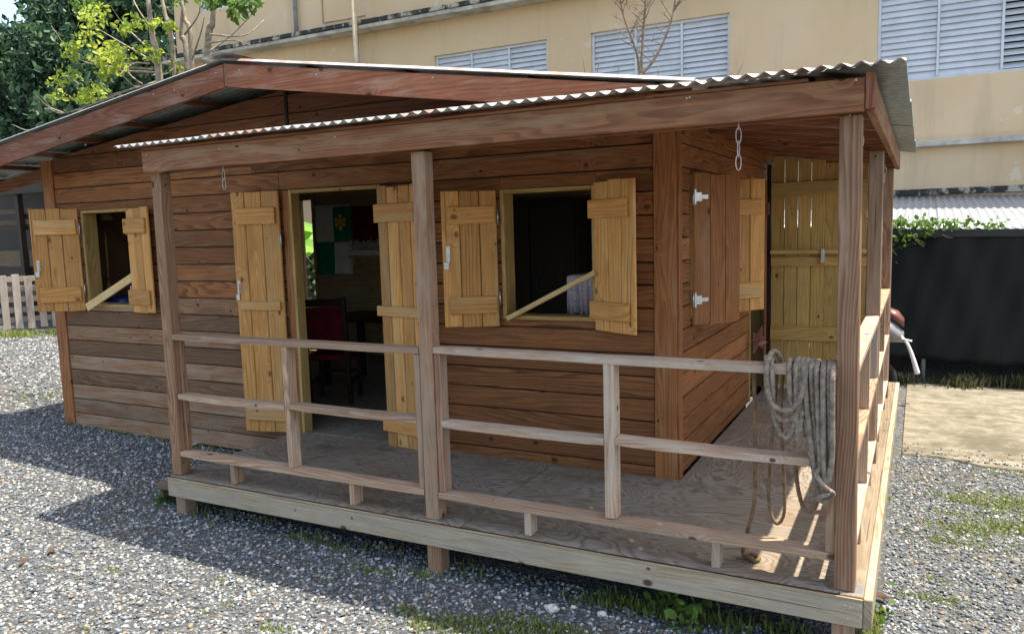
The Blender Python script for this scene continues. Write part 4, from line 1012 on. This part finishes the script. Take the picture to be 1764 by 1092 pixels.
# --- scooter half hidden behind the porch
SC = thing('scooter', 'grey and red motor scooter half hidden behind the far end of the porch', 'scooter', (4.35, 6.0, -.37))
th = np.linspace(0, 2*np.pi, 30, endpoint=False)
for cx in (4.33, 3.45):
    V, F = tube_arrays(np.stack([cx+.19*np.cos(th), 6+0*th, -.37+.05+.19+.19*np.sin(th)-.0], 1), .05, 10, closed=True); wq = raw('wheel', SC, 'tyre', V, F, True)
    V, F = tube_arrays([(cx, 5.95, -.13), (cx, 6.05, -.13)], .12, 16); raw('hub', wq, 'black_metal', V, F, True)
def loft(name, secs, mat, ns=14):
    V = []; F = []
    for (x, z, w_, h_) in secs:
        for k in range(ns): a = 2*math.pi*k/ns; V.append((x, 6+w_*math.cos(a), z+h_*math.sin(a)))
    for i in range(len(secs)-1):
        for k in range(ns): F.append((i*ns+k, i*ns+(k+1) % ns, (i+1)*ns+(k+1) % ns, (i+1)*ns+k))
    F.append(tuple(range(ns-1, -1, -1))); F.append(tuple((len(secs)-1)*ns+k for k in range(ns))); return raw(name, SC, mat, V, F, True)
loft('leg_shield', [(4.28, .42, .10, .20), (4.40, .46, .20, .17), (4.52, .42, .19, .12), (4.62, .36, .10, .06)], 'grey_plastic')
loft('headlight_cowl', [(4.42, .62, .06, .04), (4.48, .615, .12, .07), (4.56, .58, .12, .075), (4.62, .52, .06, .05)], 'red_plastic')
loft('body', [(3.2, .2, .05, .05), (3.3, .22, .14, .13), (3.7, .18, .17, .16), (3.95, .0, .13, .10), (4.25, -.08, .12, .08), (4.36, .1, .12, .25)], 'grey_plastic')
loft('seat', [(3.25, .40, .06, .03), (3.4, .41, .13, .05), (3.85, .37, .12, .05), (3.92, .34, .05, .03)], 'black_metal')
V, F = tube_arrays(spline([(4.45, 5.66, .60), (4.47, 5.8, .62), (4.48, 6.0, .60), (4.47, 6.2, .62), (4.45, 6.34, .60)], 6), .014, 8); raw('handlebar', SC, 'black_metal', V, F, True)
V, F = tube_arrays(spline([(4.58, 5.9, .40), (4.66, 5.86, .30), (4.72, 5.85, .14), (4.765, 5.85, -.02)], 8), np.linspace(.012, .030, 25), 8); raw('fender_stay', SC, 'white', V, F, True)
V, F = tube_arrays([(4.60, 5.84, .36), (4.70, 5.80, .345)], .012, 8); raw('brake_lever', SC, 'white', V, F, True)

# ================================================================== GRAVEL, GRASS
ico = bmesh.new(); bmesh.ops.create_icosphere(ico, subdivisions=1, radius=1)
IV = np.array([v.co[:] for v in ico.verts]); IF = np.array([[v.index for v in f.verts] for f in ico.faces]); ico.free()
def gravel(name, regs, seed):
    r = np.random.default_rng(seed); X = []; Sz = []; Wt = []
    for (x0, x1, y0, y1, dens, sz, wh) in regs:
        n = int((x1-x0)*(y1-y0)*dens); x = r.uniform(x0, x1, n); y = r.uniform(y0, y1, n)
        k = ~((x > -.02) & (x < 4.62) & (y > .25)) & ~((x > XL-.05) & (x < WR) & (y > YW+.02))
        x, y = x[k], y[k]; X.append(np.stack([x, y], 1)); Sz.append(np.full(len(x), sz)*np.exp(r.normal(0, .24, len(x)))); Wt.append(np.full(len(x), wh))
    X = np.concatenate(X); Sz = np.concatenate(Sz); Wt = np.concatenate(Wt); n = len(X)
    q = r.normal(size=(n, 4)); q /= np.linalg.norm(q, axis=1)[:, None]; a, b, c, d = q.T
    Rm = np.stack([1-2*(c*c+d*d), 2*(b*c-a*d), 2*(b*d+a*c), 2*(b*c+a*d), 1-2*(b*b+d*d), 2*(c*d-a*b), 2*(b*d-a*c), 2*(c*d+a*b), 1-2*(b*b+c*c)], 1).reshape(n, 3, 3)
    sc = np.stack([r.uniform(.8, 1.35, n), r.uniform(.65, 1.0, n), r.uniform(.4, .75, n)], 1)*Sz[:, None]
    base = IV[None]*(1+r.uniform(-.22, .22, (n, len(IV), 1)))*sc[:, None, :]
    V = np.einsum('nij,nkj->nki', Rm, base)
    V[:, :, 2] *= .75
    V[:, :, 0] += X[:, 0:1]; V[:, :, 1] += X[:, 1:2]; V[:, :, 2] += (gz(X[:, 0])+Sz*r.uniform(-.05, .55, n)+np.where((X[:, 1] > 3.72) & (X[:, 0] > 4.66), .024, 0))[:, None]
    nf = len(IF); nv = len(IV); idx = (np.arange(n)[:, None, None]*nv+IF[None]).ravel()
    me = bpy.data.meshes.new(name); me.vertices.add(n*nv); me.vertices.foreach_set('co', V.ravel().astype(np.float32))
    me.loops.add(n*nf*3); me.loops.foreach_set('vertex_index', idx.astype(np.int32)); me.polygons.add(n*nf)
    me.polygons.foreach_set('loop_start', np.arange(0, n*nf*3, 3, dtype=np.int32)); me.polygons.foreach_set('loop_total', np.full(n*nf, 3, np.int32))
    g = np.exp(r.normal(0, .36, n))*.15; col = np.stack([g*.90, g, g*1.09], 1)
    u = r.random(n); wm = u < Wt; col[wm] = (np.array([.42, .415, .40])+r.normal(0, .08, (wm.sum(), 1))); bm_ = (u > .94); col[bm_] = np.array([.27, .21, .15])+r.normal(0, .04, (bm_.sum(), 1))
    col = np.clip(col, .03, .75); colv = np.concatenate([np.repeat(col, nv, 0), np.ones((n*nv, 1))], 1)
    at = me.attributes.new('stone', 'FLOAT_COLOR', 'POINT'); at.data.foreach_set('color', colv.ravel().astype(np.float32))
    me.update(); me.validate(); o = link(name, me, None, 'stone')
    return o, n
go, ng = gravel('gravel', [(-4.8, 4.8, -1.9, 1.35, 1800, .0108, .24), (-1.5, 4.8, -2.8, -1.9, 700, .0125, .22), (4.62, 6.9, -1.7, 3.75, 1700, .0104, .10), (4.62, 6.9, 3.75, 4.15, 220, .009, .05), (-11.5, -3.2, 1.35, 5.6, 430, .017, .24), (-11.5, -4.8, -1.2, 1.35, 430, .017, .24)], 3)
tag(struct(go, 'stuff'), 'loose grey and white crushed gravel covering the yard', 'gravel')
def grass(name, label, patches, seed, hgt=.05, mat='grass'):
    r = np.random.default_rng(seed); B = []
    for (cx, cy, rx, ry, n, h) in patches:
        a = r.normal(size=(n, 2))*.5; B.append(np.stack([cx+a[:, 0]*rx, cy+a[:, 1]*ry, np.full(n, h)*r.uniform(.5, 1.3, n)], 1))
    B = np.concatenate(B); k = ~((B[:, 0] > XL) & (B[:, 0] < WR) & (B[:, 1] > YW+.02)); B = B[k]; n = len(B)
    p = np.stack([B[:, 0], B[:, 1], gz(B[:, 0])-.005], 1); h = B[:, 2]
    an = r.uniform(0, 2*np.pi, n); lean = r.uniform(.1, .9, n)[:, None]*h[:, None]; d = np.stack([np.cos(an), np.sin(an), 0*an], 1); s = np.stack([-np.sin(an), np.cos(an), 0*an], 1)*(.0035+h*.045)[:, None]
    z = np.array([0, 0, 1.]); V = np.stack([p-s, p+s, p+d*lean*.4+z*h[:, None]*.6+s*.7, p+d*lean*.4+z*h[:, None]*.6-s*.7, p+d*lean+z*h[:, None]*.95], 1)
    me = bpy.data.meshes.new(name); me.vertices.add(n*5); me.vertices.foreach_set('co', V.ravel().astype(np.float32))
    idx = (np.arange(n)[:, None]*5+np.array([0, 1, 2, 3, 3, 2, 4])[None]).ravel(); me.loops.add(n*7); me.loops.foreach_set('vertex_index', idx.astype(np.int32)); me.polygons.add(n*2)
    ls = np.stack([np.arange(n)*7, np.arange(n)*7+4], 1).ravel(); lt = np.tile([4, 3], n)
    me.polygons.foreach_set('loop_start', ls.astype(np.int32)); me.polygons.foreach_set('loop_total', lt.astype(np.int32))
    at = me.attributes.new('tint', 'FLOAT', 'POINT'); at.data.foreach_set('value', np.repeat(r.random(n), 5).astype(np.float32))
    me.update(); me.validate(); o = link(name, me, None, mat); tag(struct(o, 'stuff'), label, 'grass'); return o
pt = []
for px, py, rx, ry, n_, h in [(470, 1085, .14, .08, 260, .035), (735, 1075, .16, .10, 700, .04), (800, 1080, .2, .1, 900, .045), (880, 1080, .22, .12, 1100, .045), (960, 1090, .2, .1, 700, .05), (640, 985, .2, .06, 260, .045), (560, 1000, .05, .03, 60, .03), (395, 1040, .06, .04, 90, .03), (195, 985, .07, .05, 90, .035), (375, 1000, .05, .03, 50, .03), (150, 1085, .07, .05, 90, .03), (355, 1055, .05, .04, 60, .03), (700, 1050, .1, .05, 180, .04), (720, 990, .15, .06, 200, .05), (560, 940, .3, .06, 260, .06), (1130, 1055, .25, .08, 420, .09), (1050, 1040, .2, .08, 300, .08), (1240, 1075, .2, .08, 300, .08), (1350, 1090, .2, .1, 260, .08)]:
    q = G(px, py); pt.append((q[0], q[1], rx, ry, int(n_*.38), h*.75))
for px, py, rx, ry, n_, h in [(1730, 870, .35, .25, 2600, .04), (1660, 860, .22, .12, 700, .035), (1750, 910, .25, .15, 1400, .04), (1660, 912, .28, .15, 1300, .04), (1620, 930, .2, .1, 500, .035), (1640, 885, .2, .06, 400, .03), (1590, 1030, .14, .06, 380, .035), (1640, 1035, .1, .05, 220, .03), (1605, 1000, .1, .08, 200, .03), (1505, 1065, .06, .12, 330, .06), (1500, 1090, .06, .1, 260, .06), (1530, 860, .04, .06, 70, .04), (1760, 820, .3, .1, 500, .04), (1700, 940, .3, .15, 500, .03)]:
    q = G(px, py); pt.append((q[0], q[1], rx, ry, int(n_*.38), h*.75))
for k in range(26): pt.append((.15+k*.17+random.uniform(-.1, .1), .12+.08*math.sin(k*2.1), .1, .08, random.randint(4, 24), random.uniform(.03, .07)))
for k in range(12): pt.append((.3+k*.35, .45, .25, .2, 12, .05))
for k in range(14): pt.append((XL+.1+k*.24, YW-.05, .1, .03, 22, .04))
pt += [(-4.6, 2.0, .5, .4, 250, .04), (-10.9, 5.3, .6, .3, 500, .12), (-10.3, 5.9, .5, .3, 400, .1)]
grass('grass', 'tufts of short green grass growing through the gravel', pt, 4)
pt = [(x, 7.2+RNG.normal()*.10, .2, .16, int(RNG.integers(20, 190)), float(RNG.uniform(.06, .17))) for x in np.arange(4.3, 10, .16)]
grass('grass', 'rough weedy grass along the foot of the shade net fence', pt, 6, mat='weed_dark')
# broad leaved weeds by the deck
WD = []; r = np.random.default_rng(12)
def weed(px, py, n_, s_, label):
    q = G(px, py); t = thing('weed', label, 'weed', tuple(q)); C = q+np.abs(r.normal(size=(n_, 3)))*np.array([1, 1, 1.3])*s_*np.sign(np.concatenate([r.normal(size=(n_, 2)), np.ones((n_, 1))], 1)); leaves('leaves', t, 'leaf_mid', C, s_*1.1, 1.6, -.2, int(px))
weed(282, 868, 30, .035, 'low leafy weed beside the wooden step'); weed(1145, 1050, 34, .05, 'leafy weed in the shade under the deck edge, in the middle'); weed(1190, 1085, 34, .05, 'leafy weed growing out from under the deck toward the corner pier')
weed(1505, 1060, 30, .045, 'small leafy weed at the foot of the deck corner')
# dry litter: sticks and palm bits along the wall, and a few larger pale stones
V = []; F = []; pr = []
lt = thing('dry_palm_frond', 'dry pale palm stalk lying on the gravel along the hut wall', 'palm frond', (-2.4, 1.2, -.2))
for (a, b) in [((140, 732), (168, 722)), ((168, 722), (190, 736)), ((205, 740), (228, 735)), ((240, 748), (255, 752)), ((330, 770), (372, 764)), ((372, 764), (392, 776))]:
    A_ = G(*a); B_ = G(*b); A_[2] += .02; B_[2] += .03; raw('stalk', lt, 'dry', *limb(A_, B_, .010, .006, .01, 5, a[0]), True)
def rock(px, py, s_, label, col=(.50, .48, .44)):
    q = G(px, py); r = np.random.default_rng(int(px)); bm = bmesh.new(); bmesh.ops.create_icosphere(bm, subdivisions=2, radius=s_)
    for v in bm.verts: v.co = Vector(np.array(v.co)*np.array([1.2, .9, .7])*(1+r.uniform(-.18, .18)))+Vector((q[0], q[1], q[2]+s_*.4))
    tag(finish(bm, 'stone', None, simple('pale_stone', col, .9, .2, 0, .3, 60), 0, None, 0), label, 'stone')
rock(950, 1052, .035, 'largest pale stone lying in the shade below the deck'); rock(1037, 1060, .024, 'small pale upright stone below the deck')
def dryleaf(px, py, s_, label):
    q = G(px, py); q[2] += .025; a = RNG.uniform(0, 6); d = np.array([math.cos(a), math.sin(a), .12])*s_; s2 = np.array([-math.sin(a), math.cos(a), .1])*s_*.45; u = np.array([0, 0, .25*s_])
    o = raw('dry_leaf', None, simple('brown_leaf', (.10, .055, .035), .8, .2, 0, .3, 40), [q-d, q+s2+u, q+d, q-s2+u, q], [(0, 4, 1), (1, 4, 2), (2, 4, 3), (3, 4, 0)]); o.modifiers.new('s', 'SOLIDIFY').thickness = .002; tag(o, label, 'leaf')
dryleaf(42, 972, .05, 'reddish brown dry leaf lying on the sunlit gravel'); dryleaf(90, 953, .045, 'dark curled dry leaf lying near the reddish one'); dryleaf(1515, 1035, .06, 'brown dry leaf lying beside the deck corner')

# ------------------------------------------------------------------ pale nail heads on the beams and barge boards
def nails(pxs, y):
    for px, py in pxs:
        q = P(px, py, 1, y); bm = bmesh.new(); bmesh.ops.create_cone(bm, cap_ends=True, segments=8, radius1=.006, radius2=.004, depth=.004, matrix=Matrix.Translation((q[0], y-.001, q[2])) @ Matrix.Rotation(math.pi/2, 4, 'X'))
        finish(bm, 'nail', HUT, 'chain', 0, None, 0)
nails([(147, 250), (264, 163), (300, 155), (372, 126), (412, 121), (545, 129), (745, 134)], YBG-.036)
nails([(252, 268), (378, 257), (577, 236), (1188, 168), (1183, 170), (1475, 138)], -.0105)
nails([(1455, 1043), (1465, 1046), (1482, 1044), (1460, 1065), (1483, 1063), (298, 840)], -.0005)
